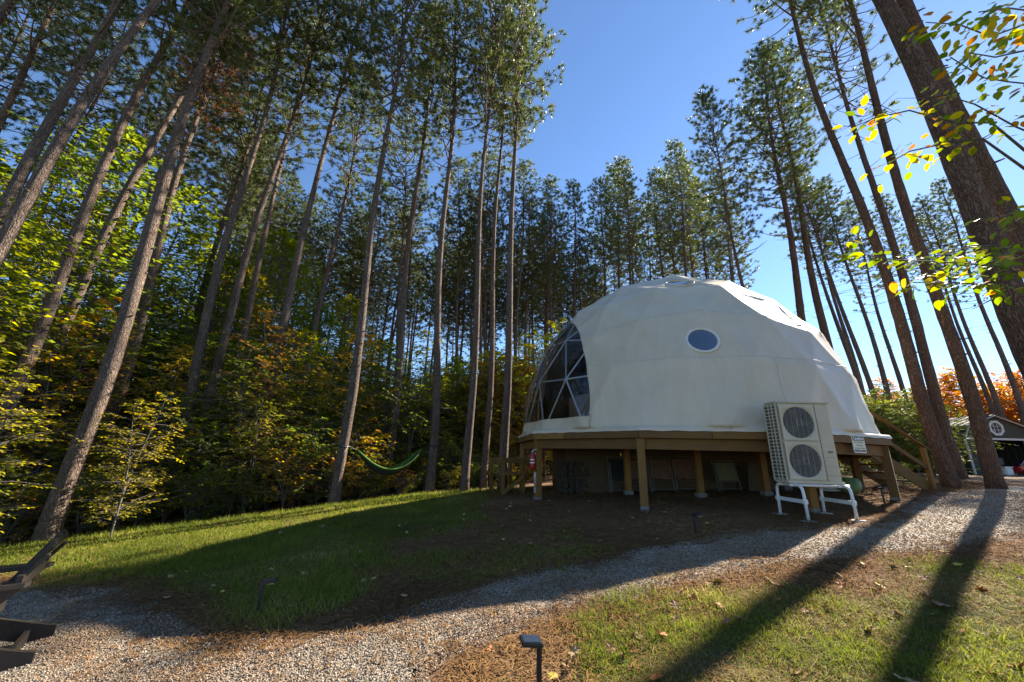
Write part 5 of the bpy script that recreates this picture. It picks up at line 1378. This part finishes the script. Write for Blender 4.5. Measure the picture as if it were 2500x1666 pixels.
def litdens(x, y):
    t = turf(x, y); ps = sdf(x, y, PATH); inp = ps < 0; nz = vnoise(x, y, 1.7, 61) * .6 + vnoise(x, y, 5, 62) * .4
    edge_ = np.exp(-np.abs(ps) / .22)
    return np.clip(np.where(inp, .02 + .85 * edge_ * (nz > .42) + .5 * np.clip(nz - .68, 0, 1), .22 + .55 * (1 - t) + .6 * edge_), 0, 1) * (sdf(x, y, FOREST) > -2.5) * nearw(x, y, 4.8) * np.where(leftside(x, y) | inp, 1, .95)
x, y = scatter(640000, -10, 14, .9, 13.5, litdens, 7)
z = np.maximum(gpath(x, y) + .012, gz(x, y) + .02)
litter('needle_litter', x, y, z, G.uniform(.06, .15, len(x)), G.uniform(.0035, .006, len(x)) * (1 + np.hypot(x, y) / 14), 'litter', 'fallen rust coloured pine needles along the path and under the deck', 8)
print('litter', len(x))
# loose gravel
x, y = scatter(820000, -7, 12, .8, 9.5, lambda x, y: (sdf(x, y, PATH) + .25 * (vnoise(x, y, 2.3, 1) - .5) < .03) * nearw(x, y, 3.3) ** 1.1, 9)
n = len(x); print('gravel', n)
oct_ = np.array([(1, 0, 0), (-1, 0, 0), (0, 1, 0), (0, -1, 0), (0, 0, 1), (0, 0, -1)], float)
of = np.array([(0, 2, 4), (2, 1, 4), (1, 3, 4), (3, 0, 4), (2, 0, 5), (1, 2, 5), (3, 1, 5), (0, 3, 5)])
sz = G.uniform(.003, .0075, n) * (1 + np.hypot(x, y) / 16)
jit = oct_[None] * (sz[:, None, None]) * G.uniform(.65, 1.25, (n, 6, 1)) + G.normal(0, .18, (n, 6, 3)) * sz[:, None, None]
a = G.uniform(0, 2 * PI, n); ca_, sa_ = np.cos(a), np.sin(a)
V = np.stack([jit[..., 0] * ca_[:, None] - jit[..., 1] * sa_[:, None] + x[:, None], jit[..., 0] * sa_[:, None] + jit[..., 1] * ca_[:, None] + y[:, None], jit[..., 2] * .75 + np.maximum(gpath(x, y) + .003, gz(x, y) + .012)[:, None]], -1).reshape(-1, 3)
T = (np.arange(n)[:, None, None] * 6 + of[None]).reshape(-1, 3)
tag(link('loose_gravel', fast_mesh('loose_gravel', V, T), MAT['pebble']), 'loose grey and tan gravel stones on the path', 'gravel', kind='stuff')
# fallen leaves, one by one
def fallen_leaf(seed):
    r = random.Random(seed); lob = [(0, .12), (.25, .1), (.42, .32), (.34, .42), (.62, .62), (.3, .62), (.34, .95), (.12, .75), (0, 1.15)]
    mb = MB(); pr = [(x * r.uniform(.85, 1.1), y - .5) for x, y in lob]; cz_ = lambda x, y: .35 * x * x + .18 * (y * y) + .05 * math.sin(9 * x + 5 * y + seed)
    vs = [(0, 0, 0)] + [(x, y, cz_(x, y)) for x, y in pr] + [(-x, y, cz_(-x, y)) for x, y in pr[::-1][1:-1]]
    mb.add(vs, [(0, i, i % (len(vs) - 1) + 1) for i in range(1, len(vs))]); return mb.mesh('fallen_leaf')
FLM = [mat_simple('fallen_leaf_tan', (.3, .19, .09), (.4, .27, .14), 9, .9, spec=.1), mat_simple('fallen_leaf_brown', (.2, .09, .045), (.3, .14, .07), 9, .8),
       mat_simple('fallen_leaf_orange', (.46, .16, .025), (.36, .1, .03), 9, .7), mat_simple('fallen_leaf_yellow', (.5, .36, .04), (.42, .3, .05), 9, .7)]
FL = []
for i, m_ in enumerate(FLM):
    me = fallen_leaf(i); me.materials.append(m_); FL.append(me)
FT = ['pale tan', 'dark brown', 'orange', 'yellow']; rf = random.Random(31); cnt = 0
while cnt < 250:
    if cnt < 110: x, y = rf.uniform(-4.5, 3.5), rf.uniform(3.4, 9.5); zone = 'shaded lawn'
    else: x, y = rf.uniform(-.4, 6.5), rf.uniform(1.3, 5.0); zone = 'sunny grass'
    isl = bool(leftside(np.array(x), np.array(y)))
    if isl != (zone == 'shaded lawn') or sdf(np.array([x]), np.array([y]), PATH)[0] < .05: continue
    if not view_ok(np.array(x), np.array(y)): continue
    k = rf.choices(range(4), (6, 2, .6, .5) if isl else (3, 4, 2.2, 1.2))[0]
    o = link('fallen_leaf', FL[k], None, None, (x, y, gzf(x, y) + rf.uniform(.025, .05)))
    o.rotation_euler = (rf.uniform(-.6, .6), rf.uniform(-.6, .6), rf.uniform(0, 6.3)); s = rf.uniform(.04, .08) * (1 if isl else 1.3); o.scale = (s, s, s)
    tag(o, FT[k] + ' fallen leaf lying on the ' + zone, 'leaf', FT[k] + ' leaves on the ' + zone); cnt += 1
